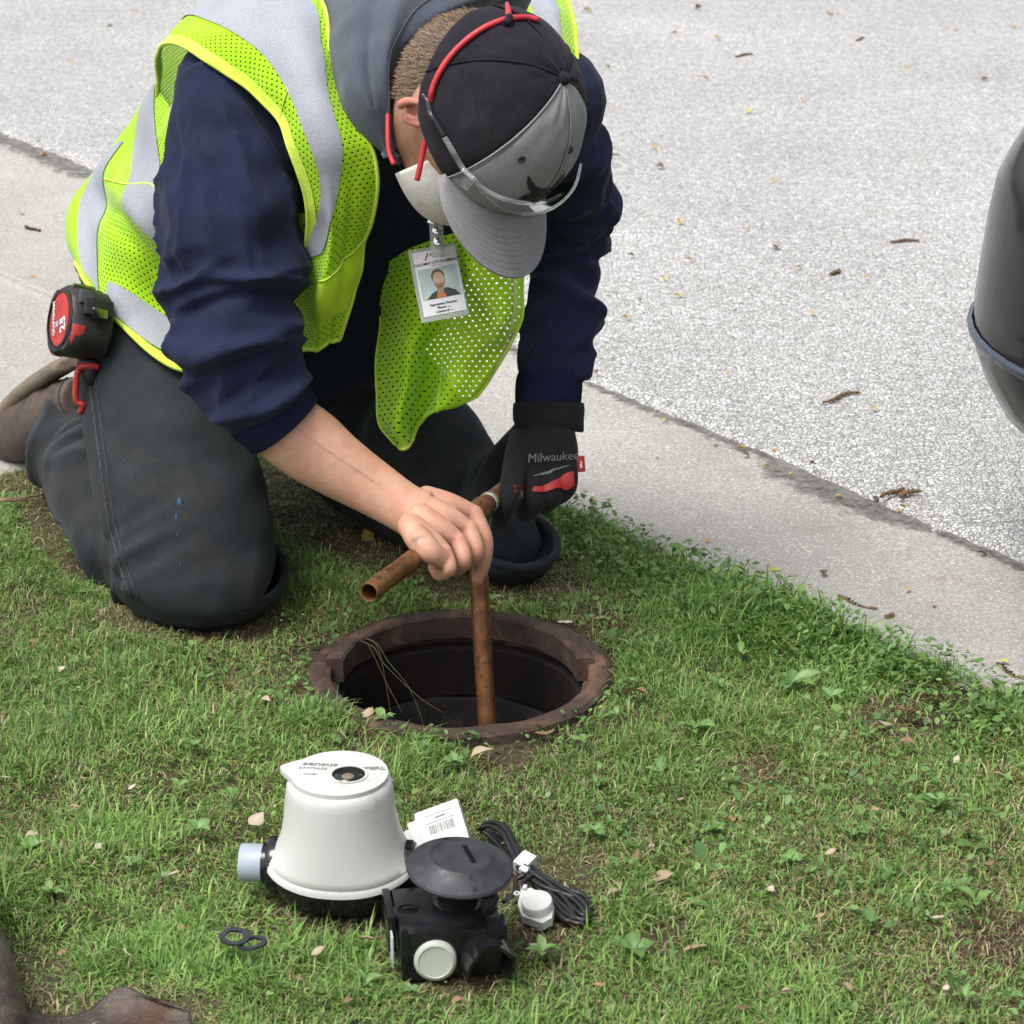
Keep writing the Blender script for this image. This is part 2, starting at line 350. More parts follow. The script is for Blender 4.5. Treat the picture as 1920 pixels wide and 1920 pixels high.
# ---------------------------------------------------------------- grass (nobody could count it)
FLAT = []        # (x, y, rx, ry, angle, keep) places where something rests on the lawn
def flat(px, py, rx, ry, ang=0, keep=.25): g = G(px, py); FLAT.append((g[0], g[1], rx, ry, radians(ang), keep))
flat(360, 1150, .115, .10, 0, .1); flat(940, 1085, .11, .10, 0, .1); flat(225, 1020, .10, .24, 32, .12); flat(690, 985, .10, .30, 40, .12); flat(60, 880, .10, .10, 0, .15)
flat(630, 1700, .075, .055, 0, .1); flat(835, 1800, .062, .062, 0, .1); flat(1005, 1745, .032, .035, 0, .2); flat(850, 1640, .06, .06, 0, .2)
flat(1040, 1660, .06, .085, 0, .5); flat(457, 1760, .035, .03, 0, .45); flat(220, 1900, .1, .06, 0, .4); flat(20, 1880, .06, .12, 0, .5)
def flatness(x, y):
    k = np.ones_like(x)
    for fx, fy, rx, ry, a, keep in FLAT:
        dx, dy = x-fx, y-fy; u = (dx*cos(a)+dy*sin(a))/rx; v = (-dx*sin(a)+dy*cos(a))/ry
        k = np.minimum(k, keep+(1-keep)*smoothstep(.85, 1.25, np.hypot(u, v)))
    return k
def scatter(n, lo=(-1.1, -1.0), hi=(1.0, 1.15), margin=.0):
    x = rng.uniform(lo[0], hi[0], n); y = rng.uniform(lo[1], hi[1], n); s, t = st(x, y)
    # only what the camera, or one a step aside, could see
    k = in_lawn(x, y, margin) & (np.hypot(x-RX, y-RY) > .197+.012*NZ(np.stack([x, y, x*0], -1), 30)) & (np.abs(x) < .22*(y+2.96)+.32)
    return x[k], y[k]
def pcol(n, cols, wts):
    cols = np.array(cols); c = cols[rng.choice(len(cols), n, p=np.array(wts)/sum(wts))]; return c*rng.uniform(.75, 1.25, (n, 1))
def blades(x, y, L, Wd, lean, az, col, name_z=0.0):
    n = len(x); z = lawn_z(x, y)-.003; b = np.stack([x, y, z], 1)
    d = np.stack([np.cos(az), np.sin(az), np.zeros(n)], 1); sdir = np.stack([-np.sin(az+rng.normal(0, .6, n)), np.cos(az), np.zeros(n)], 1); sdir = nrm(sdir)
    up = np.array([0, 0, 1.0])
    p1 = b+(up*np.cos(lean*.55)[:, None]+d*np.sin(lean*.55)[:, None])*(L*.5)[:, None]
    p2 = p1+(up*np.cos(lean*1.45)[:, None]+d*np.sin(lean*1.45)[:, None])*(L*.5)[:, None]
    p2[:, 2] = np.maximum(p2[:, 2], z+.004)
    w2 = (Wd/2)[:, None]*sdir
    V = np.stack([b-w2*.8, b+w2*.8, p1+w2, p1-w2, p2], 1).reshape(-1, 3)
    o = np.arange(n)*5
    T = np.concatenate([np.stack([o, o+1, o+2], 1), np.stack([o, o+2, o+3], 1), np.stack([o+3, o+2, o+4], 1)])
    return V, T, np.repeat(col, 5, 0)
def leafmat(name, trans=.25, rough=.5):
    m = Mat(name); a = m.n('VertexColor', layer_name='col')
    m.set(Base_Color=a.outputs[0], Roughness=rough, Specular_IOR_Level=.35)
    tr = m.n('BsdfTranslucent'); m.l(a.outputs[0], tr.inputs[0]); mx = m.n('MixShader'); mx.inputs[0].default_value = trans
    m.l(m.b.outputs[0], mx.inputs[1]); m.l(tr.outputs[0], mx.inputs[2]); m.l(mx.outputs[0], m.out.inputs[0]); return m.m
M_LEAF = leafmat('leaf')
x, y = scatter(900000)
p3 = np.stack([x, y, x*0], 1)
dens = .62+.55*NZ(p3, 5.5)+.35*NZ2(p3, 17); s_, t_ = st(x, y)
bare = np.zeros_like(x)
for (bx, by, br) in ((1790, 1310, .05), (1740, 1330, .06), (1880, 1760, .06), (1250, 1770, .035), (380, 1170, .03), (560, 1210, .03), (1120, 1170, .05), (700, 1400, .05), (950, 1400, .05), (1420, 1440, .03), (240, 1010, .05), (1660, 1340, .05)):
    g = G(bx, by); bare = np.maximum(bare, 1-smoothstep(.5*br, 1.3*br, np.hypot((x-g[0]), (y-g[1])*.7)))
keep = rng.random(len(x)) < np.clip(dens*1.2, .52, 1)*(1-.93*bare); x, y = x[keep], y[keep]; p3 = p3[keep]; s_, t_ = s_[keep], t_[keep]
n = len(x); fl = flatness(x, y)
tuft = smoothstep(.15, .7, NZ(p3, 7)+.4*NZ2(p3, 19)); edge_t = smoothstep(-.22, -.03, t_)*smoothstep(S0-.0, S0+.25, s_)
L = rng.gamma(5, .0038, n)*(.70+.5*tuft+.5*edge_t)*np.maximum(fl, .35)
L = np.clip(L, .003, .075)
straw = rng.random(n) < np.clip(.13+.28*NZ2(p3, 4.0), .04, .5)
col = pcol(n, [(.148, .275, .058), (.195, .34, .074), (.098, .20, .046), (.265, .385, .105)], [4, 3, 2.5, 2])
col = np.where(straw[:, None], pcol(n, [(.44, .39, .20), (.36, .31, .14), (.52, .47, .30), (.26, .2, .1)], [3, 3, 1, 1]), col)
col *= (1+.18*NZ(p3, 3.0))[:, None]
az = 2*pi*NZ2(p3, 7)+rng.normal(0, 1.6, n); lean = np.clip(rng.normal(.92, .34, n), .1, 1.4); lean = np.where(fl < .9, np.maximum(lean, 1.1), lean); lean = np.where(straw, np.clip(lean+.4, 0, 1.35), lean)
Wd = rng.uniform(.0009, .0023, n)*np.where(straw, .75, 1)*(1+.7*edge_t*(NZ(p3, 11) > -.1))
V, T, Cc = blades(x, y, L, Wd, lean, az, col)
xt, yt = scatter(120000); kt = rng.random(len(xt)) < np.clip(.55+.5*NZ2(np.stack([xt, yt, xt*0], 1), 6), .1, 1); xt, yt = xt[kt], yt[kt]; nt_ = len(xt)     # dead thatch lying between the blades
V2, T2, C2 = blades(xt, yt, rng.uniform(.010, .032, nt_), rng.uniform(.0009, .0020, nt_), np.clip(rng.normal(1.25, .15, nt_), .8, 1.5), rng.uniform(0, 2*pi, nt_), pcol(nt_, [(.30, .24, .13), (.22, .165, .085), (.40, .34, .21), (.14, .10, .055)], [3, 3, 1.5, 2]))
T2 = T2+len(V); V = np.vstack([V, V2]); T = np.vstack([T, T2]); Cc = np.vstack([Cc, C2])
tag(link('grass', mesh(V, T, col=Cc), M_LEAF, smooth=False), 'short mixed green lawn grass with straw coloured blades', 'grass', kind='stuff')
print('grass blades', n)
# --- low round-leaved ground cover woven into the grass (chickweed, clover)
x, y = scatter(170000, margin=-.012); p3 = np.stack([x, y, x*0], 1); s_, t_ = st(x, y)
er = np.hypot(x-RX, y-RY)
den = smoothstep(.22, .6, NZ2(p3, 4.3)+.5*NZ(p3, 13))*.45+.75*smoothstep(-.2, -.02, t_)*smoothstep(S0-.1, S0+.3, s_)+.5*smoothstep(.27, .21, er)
k = rng.random(len(x)) < np.clip(den, .02, .95)*.5; x, y, t_, p3 = x[k], y[k], t_[k], p3[k]; n = len(x); fl = flatness(x, y); k = fl > .6; x, y, t_, p3 = x[k], y[k], t_[k], p3[k]; n = len(x)
R = rng.gamma(7, .00048, n)*(1+.25*smoothstep(-.2, -.02, t_)); az = rng.uniform(0, 2*pi, n); tilt = rng.normal(0, .45, n); h = rng.uniform(.008, .026, n)+.012*smoothstep(-.15, -.01, t_)
u = np.stack([np.cos(az)*np.cos(tilt), np.sin(az)*np.cos(tilt), np.sin(tilt)], 1); v = np.stack([-np.sin(az), np.cos(az), rng.normal(0, .3, n)], 1); v = nrm(v)
c0 = np.stack([x, y, lawn_z(x, y)+h], 1)
shape = [(-1, 0), (-.45, .62), (.35, .62), (1.15, 0), (.35, -.62), (-.45, -.62)]
cup = np.array([0, .18, .18, .0, .18, .18])
V = np.stack([c0+u*(R*a)[:, None]+v*(R*b)[:, None]+np.array([0, 0, 1.0])*(R*cu)[:, None] for (a, b), cu in zip(shape, cup)], 1).reshape(-1, 3)
o = np.arange(n)*6
T = np.concatenate([np.stack([o+i, o+j, o+k], 1) for i, j, k in ((0, 2, 1), (0, 3, 2), (0, 4, 3), (0, 5, 4))])
col = pcol(n, [(.10, .205, .05), (.135, .25, .065), (.075, .155, .045), (.18, .29, .085)], [3, 3, 2, 1.5])
tag(link('ground_cover', mesh(V, T, col=np.repeat(col, 6, 0)), M_LEAF, smooth=False), 'low round-leaved weeds woven into the lawn and along the curb', 'ground cover', kind='stuff')
# ================================================================ METER PIT
def rust(name, a, b, c2, bump=.6, scale=30, rough=.85, metal=0.0):
    m = Mat(name); co = m.coord('Object')
    c = m.mix(m.ramp(m.noise(co, scale, 6, .65, .3), [(.35, 0.), (.65, 1.)]), a, b)
    c = m.mix(m.ramp(m.noise(co, scale*.45, 5, .7, .5), [(.52, 0.), (.68, 1.)]), c, c2)
    m.set(Base_Color=c, Roughness=rough, Metallic=metal, Specular_IOR_Level=.35); m.bump(m.noise(co, scale*9, 5, .7), bump, .0025); return m.m
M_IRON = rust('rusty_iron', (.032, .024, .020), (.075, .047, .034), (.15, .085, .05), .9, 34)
M_PITWALL_SHADED = rust('pit_wall_shaded', (.004, .003, .0025), (.012, .007, .0045), (.020, .010, .006), scale=18)  # dark rust with the pit's shade put into the wall colour
M_PITLOW_SHADED = rust('pit_shaft_shaded', (.004, .004, .004), (.009, .008, .008), (.010, .009, .008), scale=12)  # floor colour darkened to carry the shade deep in the pit
def arc_block(mb, r0, r1, z0, z1, a0, a1, n=64, M=None, jit=.0):
    a = np.linspace(a0, a1, n); ring = []
    for r, z in ((r0, z0), (r1, z0), (r1, z1-.002), (r1-.003, z1), (r0+.003, z1), (r0, z1-.003)):
        j = jit*NZ(np.stack([np.cos(a)*r, np.sin(a)*r, a*0+z], -1), 60)
        ring.append(np.stack([np.cos(a)*(r+j), np.sin(a)*(r+j), np.full(n, z)+j], 1))
    v = np.stack(ring, 1).reshape(-1, 3); f = [tuple(q) for q in grid_faces(n, 6, cv=True)]+[tuple(range(6)), tuple((n-1)*6+k for k in range(6))]
    return mb.add(xf(v, M), f)
RC = np.array([RX, RY-.012, 0]); MR = frame(RC, (1, 0, 0), (0, 0, 1))
pit = empty('meter_pit', RC); tag(pit, 'round rusty iron meter pit frame set open in the lawn', 'meter pit')
mb = MB(); n = 120
prof = [(.1505, -.095), (.163, -.026), (.163, .0085), (.166, .011), (.186, .012), (.191, .008), (.194, -.03), (.200, -.04), (.200, -.10), (.1505, -.095)]
a = np.linspace(0, 2*pi, n, endpoint=False); pr = np.array(prof)
v = np.stack([np.outer(pr[:, 0], np.cos(a)), np.outer(pr[:, 0], np.sin(a)), np.outer(pr[:, 1], np.ones(n))], 2)
v[..., 2] += .0018*NZ(v, 25)+.0009*NZ2(v, 90); v[..., 0] *= 1+.006*NZ(v, 18); v[..., 1] *= 1+.006*NZ2(v, 18)
mb.add(xf(v.reshape(-1, 3), MR), [tuple(q) for q in grid_faces(len(prof), n, cv=True)]); mb.build('frame_ring', M_IRON, pit, auto=40)
mb = MB(); mb.lathe([(.1625, -.024), (.1500, -.030), (.1495, -.096), (.153, -.0965)], 90, MR, cap=False); mb.build('throat', M_PITWALL_SHADED, pit, auto=40)  # inner wall of the ring, split off to take the shade-darkened colour
mb = MB(); arc_block(mb, .149, .1705, -.012, .020, radians(5), radians(176), 90, MR, .0012); mb.build('seat_lip', M_IRON, pit, auto=40)
mb = MB(); arc_block(mb, .156, .1625, -.022, -.001, radians(184), radians(357), 90, MR, .001); mb.build('lid_seat', M_IRON, pit, auto=40)
mb = MB(); mb.lathe([(.199, -.60), (.199, -.09), (.153, -.086), (.152, -.60)], 72, MR, cap=False); mb.build('upper_wall', M_PITWALL_SHADED, pit, auto=40)
mb = MB(); prof = [(.1525, -.100), (.147, -.099), (.1435, -.104), (.147, -.70), (.1525, -.70)]
a = np.linspace(0, 2*pi, 90, endpoint=False); pr = np.array(prof); v = np.stack([np.outer(pr[:, 0], np.cos(a)), np.outer(pr[:, 0], np.sin(a)), np.outer(pr[:, 1], np.ones(90))], 2)
v[:3, :, 2] += .004*NZ(v[:3], 22)
mb.add(xf(v.reshape(-1, 3), MR), [tuple(q) for q in grid_faces(5, 90, cv=True)]); mb.build('shaft', rust('shaft_edge_shaded', (.006, .005, .005), (.016, .013, .012), (.04, .034, .03), scale=22), pit, auto=50)  # shaft colour darkened too, shade of the pit painted in
mb = MB(); mb.lathe([(.0, -.66), (.15, -.66), (.15, -.70), (0, -.70)], 48, MR, cap=False); mb.build('pit_floor', M_PITLOW_SHADED, pit)
# rootlets hanging over the inner edge
for k, (dx, ln) in enumerate(((-.118, .11), (-.125, .08), (-.108, .13), (-.112, .07))):
    p0 = RC+np.array([dx, .095-.01*k, .012]); mb = MB()
    pts = [p0+np.array([-.02, .01, .005]), p0, p0+np.array([.012, -.006, -.02]), p0+np.array([.02+.012*k, -.02, -.06]), p0+np.array([.03+.02*k, -.05, -ln])]
    o = mb.tube(pts, [.0006, .0006, .0005, .0004, .0002], 5, 16).build('rootlet', plain('rootlet_%d' % k, (.13, .11, .05) if k != 2 else (.10, .14, .04), .8), pit)
# ================================================================ COPPER T-HANDLE KEY
m = Mat('copper'); co = m.coord('Object')
c = m.mix(m.ramp(m.noise(co, 26, 6, .65, .6), [(.35, 0.), (.65, 1.)]), (.12, .052, .022), (.28, .13, .052))
c = m.mix(m.ramp(m.noise(co, 60, 5, .7), [(.53, 0.), (.64, .85)]), c, (.055, .030, .018))
c = m.mix(m.ramp(m.noise(co, 85, 4, .7), [(.645, 0.), (.68, .85)]), c, (.38, .42, .36))
m.set(Base_Color=c, Metallic=.6, Roughness=m.ramp(m.noise(co, 45, 4), [(.3, .32), (.7, .62)])); m.bump(m.noise(co, 200, 4), .2, .0006); M_COP = m.m
M_SOLD = plain('solder', (.42, .42, .38), .5, .6, .25, 200)
HL, HR = P(692, 1118, -.18), P(1008, 866, .252); HL[2] = HR[2] = (HL[2]+HR[2])/2
hd = nrm(HR-HL); hlen = np.linalg.norm(HR-HL); HE = HL+hd*hlen*.93
JT = HL+hd*hlen*.60; PB0 = P(913, 1345, .02); pd = nrm(PB0-JT); PB = JT+pd*.62
key = empty('water_key', PB); tag(key, 'copper pipe T-handle key held in both hands, reaching down the pit', 'water key')
def pipe(a, b, r, ri, n=28):
    L = np.linalg.norm(b-a); M = frame(a, (0, 0, 1) if abs(nrm(b-a)[2]) < .9 else (1, 0, 0), b-a); mb = MB()
    return mb.lathe([(ri, 0), (ri+.0006, -.0004), (r-.0005, -.0002), (r, .0012), (r, L-.001), (ri, L), (ri, .0)], n, M, cap=False)
pipe(HL, HE, .0122, .0103).build('handle', M_COP, key, auto=50)
pipe(JT-pd*.0, PB, .0122, .010).build('shaft', M_COP, key, auto=50)
mb = MB(); mb.lathe([(.0123, -.021), (.0145, -.020), (.0147, .020), (.0123, .021)], 28, frame(JT, (0, 0, 1), hd), cap=False)
mb.lathe([(.0123, .005), (.0147, .006), (.0146, .027), (.0123, .028)], 28, frame(JT, (1, 0, 0), pd), cap=False); mb.build('tee_fitting', M_COP, key, auto=50)
q = np.dot(P(907, 942, .12)-HL, hd); mb = MB(); mb.lathe([(.0122, -.004), (.0134, -.003), (.0136, .002), (.0122, .0045)], 28, frame(HL+hd*q, (0, 0, 1), hd), cap=False); mb.build('solder_band', M_SOLD, key)
# ================================================================ WHITE WATER METER
def label_mat(name, c, r=.6): return plain(name, c, r, 0, .03)
M_WHITE = None
m = Mat('white_plastic'); co = m.coord('Object')
c = m.mix(m.ramp(m.noise(co, 24, 6, .7, .6), [(.56, 0.), (.72, .6)]), (.56, .555, .535), (.34, .28, .21))
m.set(Base_Color=c, Roughness=.36, Specular_IOR_Level=.45, Subsurface_Weight=.05); m.b.inputs['Subsurface Radius'].default_value = (.01, .01, .01); M_WHITE = m.m
M_BLACK = plain('black_plastic', (.012, .012, .014), .16, 0, .2, 30, .08, 200)
M_BLACKM = plain('black_plastic_matt', (.018, .019, .022), .3, 0, .2, 30, .15, 300)
M_RUB = plain('dark_rubber', (.030, .032, .039), .5, 0, .2, 60, .2, 500)
M_GREYCAP = plain('grey_cap', (.33, .375, .44), .45, 0, .06)
M_INK = plain('grey_ink', (.18, .18, .18), .7, 0, .02)
g = G(643, 1692); g[2] = 0
MM = frame(g+np.array([0, 0, .006]), (cos(radians(-5)), sin(radians(-5)), 0), (0, 0, 1))@np.diag([1.03, 1.03, 1.04, 1])
met = empty('water_meter', g); tag(met, 'white bell-shaped water meter with black base lying on the grass', 'water meter')
def superring(rx, ry, z, n=64, e=2.3):
    a = np.linspace(0, 2*pi, n, endpoint=False); c, s = np.cos(a), np.sin(a)
    return np.stack([np.sign(c)*np.abs(c)**(2/e)*rx, np.sign(s)*np.abs(s)**(2/e)*ry, np.full(n, z) if np.isscalar(z) else z], 1)
def loft(rings, M, cap0=True, cap1=True):
    n = len(rings[0]); v = xf(np.vstack(rings), M); f = [tuple(q) for q in grid_faces(len(rings), n, cv=True)]
    if cap0: f.append(tuple(range(n)))
    if cap1: f.append(tuple((len(rings)-1)*n+k for k in range(n)))
    return MB().add(v, f)
zz = [-.006, .001, .012, .024, .036, .044]; loft([superring(x, y, z, e=2.6) for x, y, z in zip([.048, .058, .066, .070, .071, .066], [.03, .038, .046, .0525, .055, .05], zz)], MM).build('base', M_BLACK, met, auto=60)
zs = np.array([.034, .036, .040, .042, .0435, .05, .06, .07, .08, .095, .11, .122, .130, .1345, .1375, .139])
rx = np.interp(zs, [.034, .042, .05, .06, .075, .095, .12, .131, .1345, .1375, .139], [.0785, .0765, .0715, .0665, .0612, .0578, .0550, .0540, .0522, .0497, .045])
ry = np.interp(zs, [.034, .05, .08, .12, .131, .1345, .1375, .139], [.0610, .0595, .0570, .0548, .0540, .0522, .0497, .045])
dent = np.where(np.abs(zs-.042) < .0005, .0012, 0)
rings = [superring(x-d, y-d, z, e=2+.35*(1-min(1, (z-.03)/.07))) for x, y, z, d in zip(rx, ry, zs, dent)]
for k, r in enumerate(rings):       # skirt is lower in front, rises over the pipe ends
    f = max(0, 1-(zs[k]-.034)/.05); r[:, 2] += f*(.010*np.abs(r[:, 0]/.0735)**2.2-.002)
loft(rings, MM, False, True).build('housing', M_WHITE, met, auto=50)
a = np.linspace(0, 2*pi, 72, endpoint=False); rad = .0495+.0145*np.clip(1-np.abs((a-radians(172))/radians(26)), 0, 1)**1.2*(a > radians(140))
mb = MB(); mb.prism(np.stack([np.cos(a)*rad, np.sin(a)*rad], 1), .1375, .1425, MM); tp = mb.build('lid_plate', M_WHITE, met, auto=40)
mb = MB(); arc_block(mb, .0165, .020, .142, .1438, 0, 2*pi-.001, 48, MM); mb.build('dial_rim', M_WHITE, met, auto=40)
Md = np.array(MM)@np.array(Matrix.Translation((.010, -.004, .0)))
mb = MB(); mb.lathe([(.0168, .1428), (.0168, .1431), (.001, .1431)], 40, Md); mb.build('dial', M_BLACK, met)
mb = MB(); mb.lathe([(.0065, .1432), (.006, .1437), (.001, .1437)], 32, Md@np.array(Matrix.Translation((0, -.004, 0)))); mb.build('dial_face', plain('dial_face', (.24, .19, .13), .4), met)
# rim is centred like the dial
for o in met.children:
    if o.name.startswith('dial_rim'): o.data.transform(Matrix(MM)@Matrix.Translation((.010, -.004, 0))@Matrix(MM).inverted())
tz = lambda x, y, z=.1427: np.array(MM)@np.array(Matrix.Translation((x, y, z)))
text_mesh('lettering', 'sensus', .011, tz(-.022, .017), M_INK, met, .0002, sx=1.25, bold=.0003)
text_mesh('lettering', '67779606', .0062, tz(-.028, .007), M_INK, met, .0002, sx=1.2)
text_mesh('lettering', 'iPERL', .0095, tz(.0335, .012)@np.array(Matrix.Rotation(radians(8), 4, 'Z')), M_INK, met, .0002, sx=1.1, bold=.0004)
mb = MB(); mb.prism([(-.036, -.005), (-.026, -.005), (-.026, -.0035), (-.021, -.0058), (-.026, -.008), (-.026, -.0065), (-.036, -.0065)], .1426, .1429, MM); mb.build('flow_arrow', M_INK, met, False)
Mx = lambda x, z, y=0: np.array(MM)@frame((x, y, z), (0, 1, 0), (-1, 0, 0))
for sgn in (1, -1):
    Mp = Mx(-.064*sgn, .036) if sgn == 1 else np.array(MM)@frame((.064, 0, .036), (0, 1, 0), (1, 0, 0))
    mb = MB(); mb.lathe([(.0265, 0), (.0285, .002), (.0285, .010), (.027, .012), (.021, .013), (.021, .0175)], 40, Mp); mb.box((.0, .027, .006), (.008, .003, .004), Mp, .001); mb.build('pipe_collar', M_BLACK, met, auto=40)
    mb = MB(); mb.lathe([(.0195, .012), (.0195, .0395), (.0185, .041), (.0165, .0412), (.016, .0402), (.001, .0402)], 44, Mp); mb.build('thread_cap', M_GREYCAP, met, auto=40)
mb = MB(); mb.box((.062, -.037, .052), (.007, .0006, .001), np.array(MM)@np.array(Matrix.Rotation(radians(18), 4, 'Z')), 0); mb.build('mould_mark', plain('mould_mark', (.85, .85, .83), .5), met)
# ================================================================ BLACK PIT-LID TRANSMITTER
g2 = G(838, 1786); g2[2] = 0; MT = frame(g2+np.array([0, 0, -.003]), (cos(radians(9)), sin(radians(9)), 0), (0, 0, 1))
tr = empty('radio_transmitter', g2); tag(tr, 'glossy black transmitter with mushroom disc top beside the white meter', 'transmitter')
mb = MB(); mb.box((0, 0, .028), (.052, .047, .028), MT, .005); mb.box((-.058, .012, .040), (.004, .03, .02), MT, .002); mb.box((-.049, -.047, .04), (.004, .003, .022), MT, .001); mb.box((.045, -.04, .052), (.010, .012, .008), MT, .002); mb.build('case', M_BLACK, tr, auto=40)
mb = MB(); mb.box((-.059, -.022, .027), (.001, .010, .018), MT, .0005); mb.build('side_label', plain('pale_label', (.62, .63, .66), .35), tr)
a = np.linspace(0, 2*pi, 64, endpoint=False); rad = .046+.010*np.abs(np.cos(a-.25))**6
fl = np.stack([np.cos(a)*rad, np.sin(a)*rad*.86], 1)
mb = MB(); mb.prism(fl, .055, .0605, MT); mb.prism(fl*.97, .0605, .0625, MT); mb.build('flange', M_BLACKM, tr, auto=30)
for sgn in (1, -1):
    c = np.array([cos(.25)*.042, sin(.25)*.042*.86])*sgn; u = np.linspace(0, 2*pi, 24, endpoint=False)
    mb = MB(); mb.lathe([(.0098, .0620), (.0098, .0638), (.0078, .0638), (.0076, .0628), (.001, .0628)], 28, np.array(MT)@np.array(Matrix.Translation((c[0], c[1], 0))), sx=1.15, sy=.85); mb.build('bolt_slot', M_BLACK, tr, auto=40)
    mb = MB(); mb.box((c[0], c[1]-.001, .0645), (.005, .0012, .0012), MT, .0003); mb.build('slot_tab', M_BLACKM, tr)
prof = [(.024, .060)]
for k in range(9): prof += [(.0242, .064+k*.0042), (.0262, .0655+k*.0042), (.0242, .067+k*.0042)]
Mdisc = np.array(MT)@np.array(Matrix.Translation((.008, .006, 0)))@np.array(Matrix.Rotation(radians(5), 4, 'X'))@np.array(Matrix.Rotation(radians(3), 4, 'Y'))
mb = MB(); mb.lathe(prof, 48, Mdisc, cap=False); mb.build('threaded_post', M_BLACK, tr, auto=40)
mb = MB(); mb.lathe([(.024, .098), (.049, .0985), (.0535, .1005), (.0545, .103), (.053, .1055), (.0485, .1075), (.040, .111), (.0335, .1155), (.031, .1175), (.0295, .1175), (.0292, .1168), (.002, .1172)], 72, Mdisc); dk = mb.build('antenna_disc', M_RUB, tr, auto=35)
for ang in (-80, 100):
    mb = MB(); c, s = cos(radians(ang)), sin(radians(ang)); mb.add(xf(np.array([(c*.033-s*.0012, s*.033+c*.0012, .1165), (c*.033+s*.0012, s*.033-c*.0012, .1165), (c*.050+s*.0022, s*.050-c*.0022, .1074), (c*.050-s*.0022, s*.050+c*.0022, .1074), (c*.036, s*.036, .1105), (c*.048, s*.048, .1045)]), Mdisc), [(0, 1, 2, 3), (0, 4, 1), (2, 5, 3)]); mb.build('disc_rib', M_RUB, dk)
text_mesh('lettering', 'sensus', .0105, Mdisc@np.array(Matrix.Translation((.010, .003, .1174)))@np.array(Matrix.Rotation(radians(-80), 4, 'Z')), M_BLACK, dk, .0005, sx=1.2, bold=.0003)
Mc = np.array(MT)@frame((-.018, -.047, .0255), (1, 0, 0), (-.12, -1, .12)); mb = MB(); mb.lathe([(.0215, -.004), (.0215, .006), (.020, .0078), (.0172, .0088), (.0165, .0078), (.009, .0072), (.001, .0072)], 44, Mc)
m = Mat('milky_cap'); m.set(Base_Color=(.42, .45, .38), Roughness=.35, Subsurface_Weight=.3); m.b.inputs['Subsurface Radius'].default_value = (.01, .01, .008); mb.build('round_cap', m.m, tr, auto=40)
mb = MB(); mp = np.array(MT)@frame((.031, -.040, .024), (1, 0, 0), (.15, -1, -.1)); a0, a1 = radians(-40), radians(215); nn = 40; a = np.linspace(a0, a1, nn); rg = []
for r, z in ((.0235, -.02), (.0265, .014), (.0265, .030), (.0225, .030), (.0215, .0), (.0205, -.02)): rg.append(np.stack([np.cos(a)*r, -np.sin(a)*r*1.0, np.full(nn, z)+(.004*np.sin(a*3) if z > .02 else 0)], 1))
v = np.stack(rg, 1).reshape(-1, 3); v[:, 1] *= -1; mb.add(xf(v, mp), [tuple(q) for q in grid_faces(nn, 6, cv=True)]+[tuple(range(6)), tuple((nn-1)*6+k for k in range(6))]); mb.build('cable_port', M_BLACK, tr, auto=40)
# ================================================================ WHITE BATTERY BOX, CABLE, PLUG, WASHERS
M_WPL = plain('white_abs', (.54, .54, .525), .4, 0, .04, 20)
b0 = G(824, 1562, .032); bM = frame(b0, (1, .28, .06), (-.25, -.62, .9)); gb = G(828, 1630)
bx = empty('battery_box', gb); tag(bx, 'white plastic module with barcode label behind the black transmitter', 'module')
mb = MB(); mb.box((.004, 0, -.010), (.026, .034, .011), bM, .003); mb.box((-.006, .0, -.0105), (.026, .026, .0105), bM, .003); mb.build('case', M_WPL, bx, auto=40)
mb = MB(); mb.lathe([(.0115, -.026), (.0115, .020), (.010, .022), (.001, .0222)], 32, bM@frame((-.034, -.002, -.014), (1, 0, 0), (.12, 1, 0)), cap=True); mb.build('battery_tube', M_WPL, bx, auto=40)
mb = MB(); mb.box((.005, .006, .0012), (.019, .021, .0002), bM); mb.build('label_sheet', plain('label_white', (.60, .60, .585), .5), bx, False)
x = -.009
while x < .019:
    wd = rnd.choice([.0004, .0007, .0010]); mb = MB(); mb.box((x, .006, .0016), (wd/2, .0055, .0002), bM); mb.build('barcode_bar', M_INK, bx, False); x += wd+rnd.choice([.0006, .0009])
mb = MB(); mb.box((.006, .0195, .0016), (.006, .0009, .0002), bM); mb.build('print_line', M_INK, bx, False)
for yy, ww in ((.0145, .016), (.024, .016)): mb = MB(); mb.box((.005, yy, .0016), (ww, .00025, .0002), bM); mb.build('label_rule', M_INK, bx, False)
M_CABLE = plain('black_cable', (.012, .012, .014), .42, 0, .1)
cab = empty('coiled_cable', G(1000, 1640)); tag(cab, 'black signal cable coiled and tied in a bundle beside the transmitter', 'cable')
mb = MB()
strands = [
 [(905, 1548, 12), (925, 1541, 22), (948, 1556, 26), (966, 1592, 18), (982, 1622, 14), (1015, 1650, 13), (1060, 1667, 12), (1096, 1680, 10), (1108, 1706, 8), (1092, 1716, 8), (1062, 1690, 9), (1020, 1650, 10), (990, 1632, 10), (958, 1596, 9), (925, 1560, 8)],
 [(912, 1552, 8), (932, 1547, 18), (952, 1570, 20), (968, 1602, 18), (990, 1630, 20), (1025, 1655, 16), (1056, 1682, 14), (1074, 1710, 10), (1066, 1727, 8), (1044, 1712, 8), (1018, 1676, 10), (990, 1640, 16), (962, 1606, 12), (935, 1574, 8)],
 [(918, 1556, 7), (940, 1552, 15), (957, 1578, 15), (975, 1610, 12), (1000, 1640, 13), (1045, 1668, 14), (1083, 1694, 12), (1100, 1722, 8), (1084, 1732, 7), (1050, 1716, 7), (1024, 1684, 8), (1000, 1655, 10), (968, 1614, 9), (940, 1580, 7)],
]
strands += [[(x+dx, y+dy, z+3) for x, y, z in strands[i_]] for i_, dx, dy in ((0, -6, 8), (2, 6, -6))]
